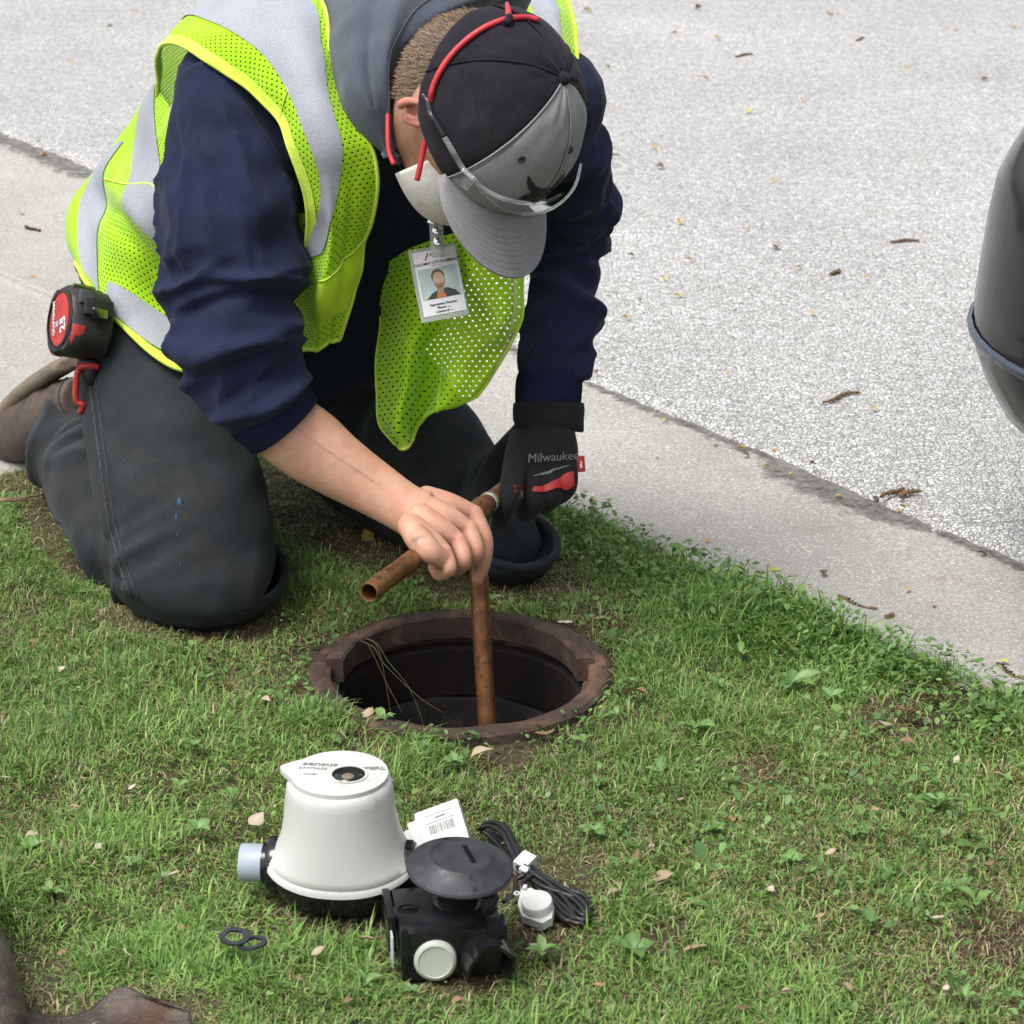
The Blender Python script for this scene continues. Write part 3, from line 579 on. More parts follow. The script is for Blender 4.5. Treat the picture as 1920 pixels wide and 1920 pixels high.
for st_ in strands: mb.tube([G(x, y, z*.0008) for x, y, z in st_], .0028, 8, 90, closed=True)
mb.tube([G(x, y, z*.0008) for x, y, z in [(985, 1640, 20), (968, 1650, 14), (966, 1672, 12), (955, 1683, 20), (945, 1690, 30)]], .0026, 8, 30)
mb.tube([G(x, y, z*.0008) for x, y, z in [(1000, 1640, 18), (980, 1655, 24), (978, 1672, 18), (990, 1685, 14), (1010, 1696, 10)]], .0026, 8, 30)
mb.build('cable_loops', M_CABLE, cab)
mb = MB(); mb.box((0, 0, .0), (.0085, .011, .007), frame(G(984, 1618, .014), (.8, -.6, 0), (.0, -.3, 1)), .002); mb.box((.008, -.012, .003), (.005, .004, .004), frame(G(984, 1618, .016), (.8, -.6, 0), (.0, -.3, 1)), .001); mb.build('cable_tag', plain('tie_white', (.56, .57, .58), .4), cab, auto=40)
gp = G(1003, 1716); pM = frame(gp+np.array([0, 0, .004]), (.93, -.36, 0), (-.1, -.22, 1))
pl = empty('cable_plug', gp); tag(pl, 'small white round cable connector on the grass right of transmitter', 'connector')
mb = MB(); mb.prism([(-.022, .020), (-.012, .024), (.004, .018), (.021, .004), (.025, -.014), (.018, -.024), (-.006, -.019), (-.017, -.004)], 0, .010, pM); mb.build('base_plate', M_WPL, pl, auto=30)
mb = MB(); mb.lathe([(.0168, .009), (.0165, .019), (.0155, .0205), (.001, .0207)], 40, pM@np.array(Matrix.Translation((.005, -.003, 0)))); mb.build('drum', M_WPL, pl, auto=40)
mb = MB(); mb.lathe([(.0035, .0), (.0035, .006), (.0018, .006), (.0018, 0)], 16, pM@np.array(Matrix.Translation((-.025, .0145, .002))), cap=False); mb.box((-.018, .021, .011), (.002, .003, .0025), pM, .0005); mb.build('lug', M_WPL, pl, auto=40)
for k, (x, y, tl, zz_, lab) in enumerate(((440, 1756, (.05, -.05, 1), .036, 'dark rubber washer lying on top of another washer'), (473, 1768, (-.12, .1, 1), .031, 'dark rubber washer lying partly under another washer'))):
    mb = MB(); mb.lathe([(.0098, -.0012), (.0155, -.0012), (.0155, .0012), (.0098, .0012), (.0098, -.0012)], 40, frame(G(x, y, zz_), (1, 0, 0), tl), cap=False)
    tag(mb.build('rubber_washer', M_RUB, None, auto=40), lab, 'washer', 'rubber washers beside the white meter')
# ================================================================ SHOVEL (only its socket and blade shoulder show)
M_STEEL = rust('worn_steel', (.055, .042, .035), (.15, .125, .105), (.085, .042, .026), .9, 20, .42, .6)
sh = empty('shovel', G(120, 1905)); tag(sh, 'rusty steel shovel lying on the grass in the corner', 'shovel')
mb = MB(); mb.tube([G(-84, 1580, .05), G(-54, 1690, .05), G(-32, 1770, .047), G(-14, 1840, .044), G(2, 1940, .04)], [.017, .019, .0235, .026, .027], 24, 40); mb.build('socket', M_STEEL, sh)
mb = MB(); mb.tube([G(-84, 1580, .05), G(-150, 1350, .055), G(-250, 1000, .06)], [.0165]*3, 16, 12); mb.build('handle', plain('ash_wood', (.32, .22, .12), .6, 0, .2, 12), sh)
rows = [[(20, 1880), (48, 1893), (105, 1904), (160, 1896), (196, 1868), (222, 1850), (246, 1852)],
        [(24, 1900), (60, 1910), (120, 1916), (180, 1908), (216, 1884), (250, 1864), (300, 1880)],
        [(28, 1930), (80, 1935), (140, 1938), (200, 1930), (250, 1910), (310, 1886), (350, 1896)],
        [(34, 1990), (90, 1995), (160, 1995), (220, 1985), (280, 1960), (330, 1925), (356, 1906)],
        [(40, 2080), (100, 2085), (170, 2085), (240, 2070), (290, 2040), (335, 1990), (358, 1960)],
        [(46, 2200), (105, 2210), (180, 2200), (240, 2170), (280, 2120), (310, 2060), (330, 2020)]]
zr = [[.022, .018, .010, .010, .020, .030, .030], [.022, .016, .008, .009, .018, .028, .026], [.022, .014, .007, .008, .013, .022, .022], [.022, .013, .006, .006, .009, .014, .018], [.02, .012, .006, .006, .008, .012, .014], [.016, .010, .006, .006, .007, .009, .01]]
gr = np.array([[G(x, y, z) for (x, y), z in zip(r, zc)] for r, zc in zip(rows, zr)])
fine = np.stack([crom(r, 40) for r in gr]); fine = np.stack([crom(fine[:, j], 40) for j in range(40)], 1)
me = mesh(fine.reshape(-1, 3), grid_faces(40, 40)); bl = link('blade', me, M_STEEL, sh); sm = bl.modifiers.new('s', 'SOLIDIFY'); sm.thickness = .0022; sm.offset = -1
mb = MB(); mb.tube([G(226, 1880, .020), G(250, 1905, .016), G(170, 1918, .012), G(140, 1945, .008)], [.0015]*4, 6, 20)
# ================================================================ DEBRIS
M_DRY = leafmat('dry_leaf_mat', .15, .75)
def leaf_mesh(L, W, curl, col, fold=.15, n=7, seed=0):
    t = np.linspace(0, 1, n); wd = W*np.sin(pi*np.clip(t, .02, .985)**.85); r = random.Random(seed)
    v = []
    for k in range(n):
        z = curl*L*sin(pi*t[k])*.5+L*curl*.6*t[k]**2
        for sgn in (-1, 0, 1): v.append((L*t[k], sgn*wd[k]+r.uniform(-.06, .06)*W, z+abs(sgn)*wd[k]*fold*2+r.uniform(-.03, .03)*L))
    f = [tuple(q) for q in grid_faces(n, 3)]; v = np.array(v); c = np.tile(np.array(col), (len(v), 1)); c[1::3] *= 1.25
    return mesh(v, f, col=c)
dry_cols = [(.30, .22, .14), (.38, .30, .21), (.22, .13, .08), (.45, .38, .30), (.35, .20, .10), (.17, .11, .07)]
dry = [leaf_mesh(1, rnd.uniform(.2, .36), rnd.uniform(-.25, .35), dry_cols[k % 6], rnd.uniform(-.3, .4), seed=k) for k in range(10)]
for d in dry: d.materials.append(M_DRY); d.polygons.foreach_set('use_smooth', [True]*len(d.polygons))
spots = [(1245, 1648, 44, 5), (1157, 1678, 34, 40), (1212, 1612, 36, 80), (1455, 1670, 26, 60), (1386, 1540, 22, 85), (1340, 1790, 46, -30), (1308, 1786, 50, 10), (702, 1345, 48, 70), (1195, 1302, 58, -30), (4, 1456, 34, -10), (640, 1365, 36, -50), (905, 1420, 44, 30), (1020, 1372, 46, 35),
         (490, 1545, 44, 60), (770, 1075, 30, 60), (1500, 1648, 26, 0), (1640, 1516, 22, -10), (1230, 1590, 22, 60), (1700, 1390, 30, -20), (1760, 1720, 26, 10), (1600, 1840, 28, -70), (1480, 1860, 26, 20), (1860, 1620, 26, 30), (1780, 1855, 20, 50), (1125, 1845, 24, 0), (1395, 1890, 24, 30), (1130, 1880, 18, 60), (330, 1640, 30, -25), (118, 1790, 22, 10), (250, 1480, 20, 40), (140, 1510, 24, -20), (60, 1570, 26, 15), (300, 1310, 26, 40), (190, 1590, 22, 70), (345, 1740, 24, 15), (560, 1830, 26, 0), (690, 1760, 34, -15), (600, 1790, 30, 30), (660, 1880, 26, 50), (1060, 1165, 34, -35), (1130, 1160, 34, 20), (1100, 1230, 22, 0), (1440, 1455, 28, -10), (1660, 1350, 30, 10), (1750, 1300, 34, -20), (1710, 1280, 26, 60), (1870, 1450, 22, 10), (1560, 1600, 24, 20), (1010, 1500, 22, 10), (1280, 1500, 20, 60), (420, 1440, 26, 0), (500, 1310, 24, -40), (60, 1200, 20, 20), (120, 1250, 22, -60), (1330, 1240, 20, 10), (1180, 1090, 24, 80), (1540, 1720, 22, 10), (1650, 1790, 20, -30), (860, 1880, 26, 10), (1800, 1430, 24, 50)]
for k, (px, py, ln, ang) in enumerate(spots):
    p = G(px, py, .012); o = link('dry_leaf', dry[k % 10], None, smooth=False); o.location = p-np.array([ln*.0003, 0, 0]); s = ln*mpp(p); o.scale = (s, s, s)
    o.rotation_euler = (rnd.uniform(-.5, .5), rnd.uniform(-.35, .25), radians(ang)*1.0+rnd.uniform(-.2, .2)); tag(o, ('brown', 'tan', 'dark brown', 'pale', 'rusty', 'blackish')[(k % 10) % 6]+' dry leaf '+where(px, py), 'leaf', 'dry leaves in the lawn')
M_CATK = plain('catkin', (.20, .12, .06), .85, 0, .35, 300)
def catkin(px, py, ln, ang, z, lab, thick=.0058):
    for _ in range(6):      # rest it on the gutter, the road or the soil under it
        p = G(px, py, z); e_ = (p[:2]-AP)@AN; z = (-.033+.0095*max(0, e_-.25) if e_ > 0 else (float(gut_z(p[None, :2])[0]) if st(p[0], p[1])[1] > 0 else z))
    p = G(px, py, z); L = ln*mpp(p)*1.25; mb = MB(); r = random.Random(px); d = np.array([cos(ang), sin(ang), 0])
    pts = [p+d*L*(t-.5)+np.array([-d[1], d[0], 0])*L*.10*sin(t*5+px)+np.array([0, 0, thick*.7]) for t in np.linspace(0, 1, 9)]
    mb.tube(pts, [thick*.45]*9, 6, 14); q = crom(pts, 60)
    for k in range(60):
        c = q[k]; a = k*2.4; e = np.array([cos(a)*-d[1], cos(a)*d[0], sin(a)*.8]); u = nrm(e+d*.7); w = nrm(np.cross(u, d)); s = thick*r.uniform(.8, 1.4)*(1-.4*abs(k/30-1))
        mb.add(np.array([c, c+u*s*.6+w*s*.45, c+u*s*1.15, c+u*s*.6-w*s*.45]), [(0, 1, 2, 3)])
    tag(mb.build('catkin', M_CATK, None, False, fix=False), lab, 'catkin', 'fallen catkins')
zr_, zg_ = -.036, -.05
for a in ((1575, 748, 75, .55, zr_, 'long brown catkin on the road left of the black car'), (1672, 928, 52, .9, zr_, 'brown catkin at the road edge, left one of a pair'), (1702, 930, 42, .7, zr_, 'brown catkin at the road edge, right one of a pair'), (1566, 514, 28, 1.1, zr_, 'short brown catkin alone in the middle of the road'), (1393, 106, 32, .5, zr_, 'thin dark catkin far out on the road'), (1612, 76, 26, .9, zr_, 'small reddish catkin farthest out on the road'), (1604, 1136, 72, -.75, zg_, 'long brown catkin in the gutter beside the grass'), (1666, 1163, 22, 1.2, zg_, 'short thick brown catkin in the gutter'), (1893, 1266, 70, -1.0, -.03, 'large brown catkin in the gutter at the right edge'), (60, 432, 36, -.9, -.04, 'brown catkin on the concrete beside the road at the left'), (1695, 455, 44, .1, zr_, 'pale grey catkin on the road near the black car'), (1705, 1335, 40, -.3, .012, 'red brown catkin on bare soil beside the curb')): catkin(*a)
bud = leaf_mesh(1, .28, .3, (.46, .30, .12), .5, 5, 3); bud.materials.append(M_DRY)
bud2 = leaf_mesh(1, .35, .2, (.12, .09, .06), .5, 5, 4); bud2.materials.append(M_DRY)
bud3 = leaf_mesh(1, .3, .2, (.42, .40, .10), .5, 5, 5); bud3.materials.append(M_DRY)
sp = [(1110, 20), (1305, 18), (1270, 62), (1350, 72), (1795, 58), (1895, 52), (1145, 128), (1150, 210), (1405, 212), (1505, 190), (1220, 275), (1245, 315), (1455, 340), (1220, 405), (1275, 420), (1400, 430), (1457, 467), (1300, 490), (1250, 525), (1502, 503), (1620, 520), (1200, 565), (1170, 595), (1280, 556), (1525, 590), (1360, 700), (1120, 700), (1098, 712), (1130, 722), (1175, 735), (1380, 842), (1405, 855), (1428, 875), (1228, 860), (1100, 920), (1108, 938), (1545, 1080), (1515, 1102), (1442, 1070), (1320, 1018), (1565, 933), (1640, 940), (1690, 960), (1685, 950), (1668, 1192), (1645, 1174), (1785, 1220), (1808, 1224), (1875, 1240), (1750, 1130), (1700, 1108), (1850, 1040), (40, 397), (75, 268), (88, 290), (120, 300), (200, 52), (70, 522), (130, 118), (250, 20), (1640, 770), (1840, 150), (1560, 30), (1740, 300), (1330, 150), (1700, 130), (1190, 480), (1050, 725), (1480, 890), (1590, 905), (1760, 985), (1530, 870), (1460, 850), (1240, 790), (1340, 830)]
for k, (px, py) in enumerate(sp):
    z = -.030
    g = G(px, py, z); d = (g[:2]-AP)@AN
    z = gut_z(g[None, :2])[0]+.004 if d < 0 else -.033+.0105*max(0, d-.25)*.9+.004
    p = G(px, py, z); o = link('bud_scale', (bud, bud2, bud, bud3, bud)[k % 5], None, smooth=False); s = rnd.uniform(9, 20)*mpp(p); o.location = p; o.scale = (s, s, s*.8); o.rotation_euler = (rnd.uniform(-.4, .4), rnd.uniform(-.2, .1), rnd.uniform(0, 6.3))
    tag(o, ('orange', 'dark', 'orange', 'yellow', 'orange')[k % 5]+' bud scale on the '+('concrete ' if d < 0 else 'road ')+where(px, py), 'bud scale', 'bud scales on road and gutter')
for (px, py, ln, ang, z, lab) in ((30, 935, 110, .35, .012, 'thin brown twig on the grass behind the knee'), (1145, 290, 34, -.1, -.02, 'thin pale twig on the road beside the cap')):
    p = G(px, py, z); L = ln*mpp(p); d = np.array([cos(ang), sin(ang), .0]); e = np.array([-d[1], d[0], 0]); mb = MB()
    mb.tube([p-d*L*.6, p-d*L*.2+e*L*.03, p+d*L*.15, p+d*L*.5+e*L*.06], [.002, .0022, .0018, .0012], 6, 16)
    if ln > 50: mb.tube([p-d*L*.3-e*L*.0, p+d*L*.1-e*L*.09, p+d*L*.5-e*L*.12], [.0016, .0016, .001], 6, 12)
    tag(mb.build('twig', plain('twig', (.20, .13, .08), .8, 0, .3, 80)), lab, 'twig')
# ================================================================ BROADLEAF WEEDS
M_BROAD = leafmat('broad_leaf', .2, .42)
bl_cols = [(.11, .21, .055), (.14, .25, .07), (.09, .175, .05), (.17, .27, .095)]
broad = [leaf_mesh(1, .21+.04*(k % 3), .25+.1*(k % 2), bl_cols[k % 4], .25, 8, 40+k) for k in range(6)]
for d in broad: d.materials.append(M_BROAD); d.polygons.foreach_set('use_smooth', [True]*len(d.polygons))
def weed(px, py, nl, ln, lab, grp=None, ang=None, up=.35):
    p = G(px, py, .004); root = empty('broadleaf_weed', p); tag(root, lab, 'weed', grp); a0 = rnd.uniform(0, 6.28) if ang is None else radians(ang)
    for k in range(nl):
        o = link('leaf', broad[rnd.randrange(6)], None, root, False, world=False); s = ln*mpp(p)*rnd.uniform(.6, 1.0); o.scale = (s, s*rnd.uniform(.8, 1.2), s); o.location = (0, 0, .004)
        o.rotation_euler = (rnd.uniform(-.3, .3), -rnd.uniform(up*.2, up*.9), a0+k*2*pi/max(nl, 3)+rnd.uniform(-.3, .3))
weed(1018, 1792, 6, 42, 'broadleaf weed rosette growing just below the white connector'); weed(1190, 1790, 4, 60, 'broadleaf weed beside a dry leaf right of the transmitter'); weed(1238, 1455, 2, 44, 'lone broad grey-green leaf in the lawn right of the pit', ang=60)
weed(165, 1045, 7, 60, 'flat weed rosette on the grass beside the lower leg'); weed(1300, 1375, 5, 55, 'broadleaf weed between pit and curb'); weed(720, 1355, 4, 40, 'small weed seedling at the front left rim of the pit'); weed(1485, 1290, 6, 62, 'large pale weed rosette near the curb'); weed(1760, 1520, 6, 62, 'long-leaved weed clump near the right edge of the lawn'); weed(1830, 1700, 3, 50, 'weed with a broad pale leaf beside bare soil')
for px, py in ((1180, 1130), (1270, 1130), (1400, 1230), (1350, 1290), (1450, 1180), (1230, 1210), (1560, 1310), (1620, 1390), (1690, 1440), (1560, 1500), (1600, 1580), (1800, 1400), (1330, 1560), (1470, 1620), (1620, 1730), (1500, 1750), (1810, 1880), (1890, 1880), (60, 1590), (150, 1630), (260, 1620), (380, 1560), (300, 1660), (90, 1680), (430, 1500), (380, 1400), (330, 1480), (1120, 1480), (850, 1440), (640, 1390), (780, 1385), (1080, 1390), (1180, 1230), (1160, 1340), (960, 1145), (930, 1130), (700, 1860), (1290, 1700), (770, 1870), (1100, 1570), (560, 1480)):
    weed(px+rnd.uniform(-15, 15), py+rnd.uniform(-10, 10), rnd.choice([3, 4, 5, 6]), rnd.uniform(22, 42), 'small broadleaf weed '+where(px, py), 'small broadleaf weeds in the lawn', up=.3)
# ================================================================ PARKED BLACK CAR (its near corner shows at the right edge)
m = Mat('black_paint'); co = m.coord('Object'); m.set(Base_Color=(.012, .012, .013), Roughness=m.ramp(m.noise(co, 30, 4), [(.3, .12), (.7, .20)]), Specular_IOR_Level=.35); M_PAINT = m.m
M_TRIM = plain('trim_strip', (.09, .115, .16), .22, .6, .05); M_GLASS = plain('tinted_glass', (.01, .012, .014), .05); M_TYRE = plain('tyre', (.02, .02, .02), .8)
CA, CN = LG, LN; Q0 = P(1820, 600, .44); ZS = Q0[2]
def car_outline(inset, L=4.5, Wd=1.78, rc=.42, n=14):
    pts = []
    for (cx, cy, a0) in ((rc, rc, 180), (L-rc, rc, 270), (L-rc, Wd-rc, 0), (rc, Wd-rc, 90)):
        for k in range(n):
            a = radians(a0+90*k/(n-1)); pts.append((cx+(rc-inset)*cos(a), cy+(rc-inset)*sin(a)))
    return np.array(pts)
o0 = car_outline(0); wx = o0[:, :1]*CA+o0[:, 1:]*CN
vd = nrm((Q0-CAM)[:2]); sidev = np.array([vd[1], -vd[0]]); k = np.argmin(wx@sidev)      # silhouette point of the rounded corner
car0 = Q0[:2]-wx[k]
def car_w(uv, z): uv = np.atleast_2d(uv); return np.column_stack([car0+uv[:, :1]*CA+uv[:, 1:]*CN, np.full(len(uv), z)])
car = empty('parked_car', np.append(car0+CA*2.2+CN*.9, -.03)); tag(car, 'glossy black car parked on the road, its rounded corner in view', 'car')
secs = [(-.20, .16), (-.165, .105), (-.134, .072), (-.11, .046), (-.067, .021), (-.03, .007), (-.012, .004), (0, 0), (.006, .004), (.04, .003), (.075, .006), (.15, .013), (.2, .021), (.23, .034), (.27, .055), (.30, .074), (.36, .125), (.40, .19), (.42, .27)]
rings = [car_w(car_outline(i), ZS+z) for z, i in secs]; loft(rings, None).build('body', M_PAINT, car, auto=50)
rings = [car_w(car_outline(i), ZS+z) for z, i in ((-.008, .002), (-.007, -.004), (.000, -.006), (.005, -.004), (.006, .001))]; loft(rings, None, False, False).build('bumper_strip', M_TRIM, car)
cab_ = [(.41, 1.0, 3.3, .16), (.60, 1.25, 3.0, .22), (.78, 1.45, 2.75, .30), (.82, 1.55, 2.6, .38)]
rings = []
for z, u0, u1, ins in cab_:
    a = np.linspace(0, 2*pi, 40, endpoint=False); c, s = np.cos(a), np.sin(a); e = .35
    rings.append(car_w(np.stack([(u0+u1)/2+np.sign(c)*np.abs(c)**e*(u1-u0)/2, .89+np.sign(s)*np.abs(s)**e*(.89-ins)], 1), ZS+z))
loft(rings, None).build('cabin', M_GLASS, car, auto=40)
for u in (.82, 3.6):
    for v in (.12, 1.66):
        c = car_w((u, v), ZS-.08)[0]; mb = MB(); mb.lathe([(.20, -.10), (.29, -.10), (.305, -.06), (.305, .06), (.29, .10), (.20, .10)], 40, frame(c, (0, 0, 1), np.append(CN, 0))); wh = mb.build('wheel', M_TYRE, car)
# ================================================================ PERSON: helpers
def Vx(p): return np.asarray(p, float)
def limb(ctrl, nr=60, ns=48, fold=None, e=2.0, cap=True):
    """closed tube; ctrl rows (px, py, Y, half width px, half depth px); theta 0 = screen right of the run, 90 deg = towards the camera"""
    c = []
    for x, y, Y, wv, dv in ctrl:
        p = P(x, y, Y); m_ = mpp(p); c.append([*p, wv*m_, dv*m_])
    q = crom(c, nr); C_, W_, D_ = q[:, :3], q[:, 3], q[:, 4]
    T = nrm(np.gradient(C_, axis=0)); V_ = nrm(C_-CAM); Wd = nrm(np.cross(T, V_)); Dd = np.cross(Wd, T); Dd *= -np.sign((Dd*V_).sum(1))[:, None]
    return ring_loft(C_, Wd, Dd, W_, D_, ns, fold, e, cap)
def ring_loft(C_, Wd, Dd, W_, D_, ns=48, fold=None, e=2.0, cap=True):
    nr = len(C_); th = np.linspace(0, 2*pi, ns, endpoint=False); c, s = np.cos(th), np.sin(th); c = np.sign(c)*np.abs(c)**(2/e); s = np.sign(s)*np.abs(s)**(2/e)
    V = C_[:, None]+Wd[:, None]*(W_[:, None]*c)[..., None]+Dd[:, None]*(D_[:, None]*s)[..., None]
    if fold is not None:
        arc = np.concatenate([[0], np.cumsum(np.linalg.norm(np.diff(C_, axis=0), axis=1))]); N = nrm(V-C_[:, None])
        V = V+N*fold(arc[:, None]+0*th[None], th[None]+0*arc[:, None], V)[..., None]
    F = [tuple(q) for q in grid_faces(nr, ns, cv=True)]; V = V.reshape(-1, 3)
    if cap:
        k = len(V); V = np.vstack([V, C_[0], C_[-1]])
        F += [(k, (j+1) % ns, j) for j in range(ns)]+[(k+1, (nr-1)*ns+j, (nr-1)*ns+(j+1) % ns) for j in range(ns)]
    return V, F
def ball(c, r, n=14, M=None):
    bm = bmesh.new(); bmesh.ops.create_uvsphere(bm, u_segments=n*2, v_segments=n, radius=1); v = np.array([q.co for q in bm.verts]); f = [[q.index for q in p.verts] for p in bm.faces]; bm.free()
    v = v*np.asarray(r); return (xf(v, M) if M is not None else v)+np.asarray(c)*1.0, f
def chain(mb, pts, rad, n=14):
    pts = np.asarray(pts, float); k = len(pts); mb.tube(pts, rad, n, max(12, k*8))
    for p, r in ((pts[0], rad[0]), (pts[-1], rad[-1])): mb.add(*ball(p, r*.995, 8))
def remesh(mb, voxel, smooth=2, name='t', fac=.5):
    v = np.vstack(mb.v); me = bpy.data.meshes.new('t'); me.from_pydata([tuple(q) for q in v], [], mb.f)
    bm = bmesh.new(); bm.from_mesh(me); bmesh.ops.recalc_face_normals(bm, faces=bm.faces[:]); bm.to_mesh(me); bm.free()
    o = bpy.data.objects.new('t', me); COL.objects.link(o); r = o.modifiers.new('r', 'REMESH'); r.mode = 'VOXEL'; r.voxel_size = voxel
    if smooth: s = o.modifiers.new('s', 'SMOOTH'); s.iterations = smooth; s.factor = fac
    dg = bpy.context.evaluated_depsgraph_get(); dg.update(); res = bpy.data.meshes.new_from_object(o.evaluated_get(dg)); bpy.data.objects.remove(o); bpy.data.meshes.remove(me)
    return res
def mco(me): a = np.empty(len(me.vertices)*3); me.vertices.foreach_get('co', a); return a.reshape(-1, 3)
def mno(me): a = np.empty(len(me.vertices)*3); me.vertices.foreach_get('normal', a); return a.reshape(-1, 3)
def setco(me, v): me.vertices.foreach_set('co', v.ravel()); me.update()
def setcol(me, c):
    a = me.color_attributes.new('col', 'FLOAT_COLOR', 'POINT'); q = np.ones((len(c), 4)); q[:, :3] = c; a.data.foreach_set('color', q.ravel())
def pxof(v):
    d = v-CAM; z = d@FW; return 960+(d@RT)/z*FPX, 960-(d@UP)/z*FPX
class Patch:
    """smooth sheet through a grid of control points (rows x cols), uniform Catmull-Rom in index space"""
    push = None; gap = .010; sl = False; planar = False
    def __init__(s, rows): s.g = np.array([[P(*q) for q in r] for r in rows]); s.nu, s.nv = s.g.shape[:2]
    @staticmethod
    def _w(t, n):
        i = np.clip(np.floor(t).astype(int), 0, n-2); u = t-i
        w = np.stack([-.5*u+u*u-.5*u**3, 1-2.5*u*u+1.5*u**3, .5*u+2*u*u-1.5*u**3, -.5*u*u+.5*u**3], -1); return i, w
    def ev(s, a, b):
        a, b = np.broadcast_arrays(np.asarray(a, float), np.asarray(b, float)); sh = a.shape; a, b = a.ravel(), b.ravel()
        g = np.pad(s.g, ((1, 1), (1, 1), (0, 0)), mode='edge'); g[0] = 2*g[1]-g[2]; g[-1] = 2*g[-2]-g[-3]; g[:, 0] = 2*g[:, 1]-g[:, 2]; g[:, -1] = 2*g[:, -2]-g[:, -3]
        i, wa = s._w(a, s.nu); j, wb = s._w(b, s.nv); out = 0
        for k in range(4):
            for l in range(4): out = out+(wa[:, k]*wb[:, l])[:, None]*g[i+k, j+l]
        return out.reshape(*sh, 3)
    def sheet(s, nu=80, nv=60, wr=None, a=(0, None), b=(0, None)):
        A = np.linspace(a[0], s.nu-1 if a[1] is None else a[1], nu); B = np.linspace(b[0], s.nv-1 if b[1] is None else b[1], nv)
        return s.at(*np.meshgrid(A, B, indexing='ij'), wr)
    def at(s, A, B, wr=None, off=0.0):
        V = s.ev(A, B); e = 1e-2; n = nrm(np.cross(s.ev(A+e, B)-s.ev(A-e, B), s.ev(A, B+e)-s.ev(A, B-e))); n *= -np.sign((n*(V-CAM)).sum(-1).mean())
        if wr is not None: V = V+n*wr(V, A, B)[..., None]
        if s.push is not None:
            sh = V.shape; q = V.reshape(-1, 3); mk_ = s.push(A, B).ravel(); d_ = q-CAM; L_ = np.linalg.norm(d_, axis=1)
            for i_ in np.nonzero(mk_)[0]:
                h_ = (BODYS if s.sl else BODYB).ray_cast(Vector(CAM), Vector(d_[i_]/L_[i_]), 9)
                if h_[0] is not None and h_[3] < L_[i_]+s.gap: q[i_] = CAM+d_[i_]/L_[i_]*(h_[3]-s.gap)
            V = q.reshape(sh)
        V = V+n*off
        Vf = V; V = s.ev(A, B); du = np.concatenate([np.zeros((1, V.shape[1])), np.cumsum(np.linalg.norm(np.diff(V, axis=0), axis=2), 0)]); dv = np.concatenate([np.zeros((V.shape[0], 1)), np.cumsum(np.linalg.norm(np.diff(V, axis=1), axis=2), 1)], 1)
        if s.planar: return Vf, np.stack([V@RT, V@UP], -1)
        return Vf, np.stack([dv-dv[:, V.shape[1]//2][:, None], du-du[V.shape[0]//2][None]], -1)
    def build(s, name, mat, parent, nu=80, nv=60, wr=None, **k):
        V, uv = s.sheet(nu, nv, wr, **k); s.V = V
        return link(name, mesh(V.reshape(-1, 3), grid_faces(*V.shape[:2]), uv.reshape(-1, 2)), mat, parent)
    def ribbon(s, name, edges, mat, parent, n=60, m=10, wr=None, off=.0018):
        e = crom(np.array(edges, float), n); f = np.linspace(0, 1, m); A = np.repeat(e[:, :1], m, 1) if e.shape[1] == 3 else e[:, 0:1]+(e[:, 2:3]-e[:, 0:1])*f; B = e[:, 1:2]+((e[:, 2:3] if e.shape[1] == 3 else e[:, 3:4])-e[:, 1:2])*f
        V, uv = s.at(A, B, wr, off); o = link(name, mesh(V.reshape(-1, 3), grid_faces(n, m), uv.reshape(-1, 2)), mat, parent)
        return o
    def line(s, name, path, r, mat, parent, n=80, wr=None, off=.0):
        e = crom(np.array(path, float), n); V, _ = s.at(e[:, :1], e[:, 1:2], wr, off) if False else (None, None)
        V = s.ev(e[:, 0], e[:, 1]); ee = 1e-2; nn = nrm(np.cross(s.ev(e[:, 0]+ee, e[:, 1])-s.ev(e[:, 0]-ee, e[:, 1]), s.ev(e[:, 0], e[:, 1]+ee)-s.ev(e[:, 0], e[:, 1]-ee))); nn *= -np.sign((nn*(V-CAM)).sum(-1).mean())
        if s.push is not None: V = s.at(e[:, :1], e[:, 1:2], (lambda v_, a_, b_: wr(v_, a_, b_)) if wr else None)[0][:, 0]
        elif wr is not None: V = V+nn*wr(V, e[:, 0], e[:, 1])[:, None]
        mb = MB(); mb.tube(V+nn*off, r, 6); return mb.build(name, mat, parent)
def gfold(arc, th, V, s0, amp, wid, phi=0, span=pi, tilt=0.0, tphi=0.0):
    d = arc-s0-tilt*np.cos(th-tphi); a = np.abs((th-phi+pi) % (2*pi)-pi); return amp*np.exp(-(d/wid)**2)*smoothstep(span, span*.35, a)
# ---------------------------------------------------------------- materials
def cloth(name, c1, c2, weave=900, sheen=.3, rough=.9, wr=.25, dirt=None, dscale=9, dthr=(.60, .74)):
    m = Mat(name); co = m.coord('Object')
    c = m.mix(m.ramp(m.noise(co, 11, 5, .6), [(.3, 0.), (.7, 1.)]), c1, c2)
    c = m.mix(m.ramp(m.noise(co, 420, 2, .6), [(.45, 0.), (.75, .35)]), c, tuple(min(1, k*1.7+.004) for k in c2))
    if dirt: c = m.mix(m.ramp(m.noise(co, dscale, 7, .7, .4), [(dthr[0], 0.), (dthr[1], .75)]), c, dirt)
    m.set(Base_Color=c, Roughness=rough, Specular_IOR_Level=.15, Sheen_Weight=sheen, Sheen_Roughness=.5)
    b = m.bump(m.noise(co, 38, 3, .5), wr, .004); m.bump(m.noise(co, weave, 2, .6), .35, .0008, b); return m
M_NAVY = cloth('navy_fleece', (.0100, .0140, .034), (.0150, .0205, .050), sheen=.05, wr=.4, dirt=(.04, .036, .04), dscale=13, dthr=(.72, .85)).m
M_HOOD = cloth('grey_fleece', (.045, .056, .074), (.072, .086, .108), sheen=.25).m
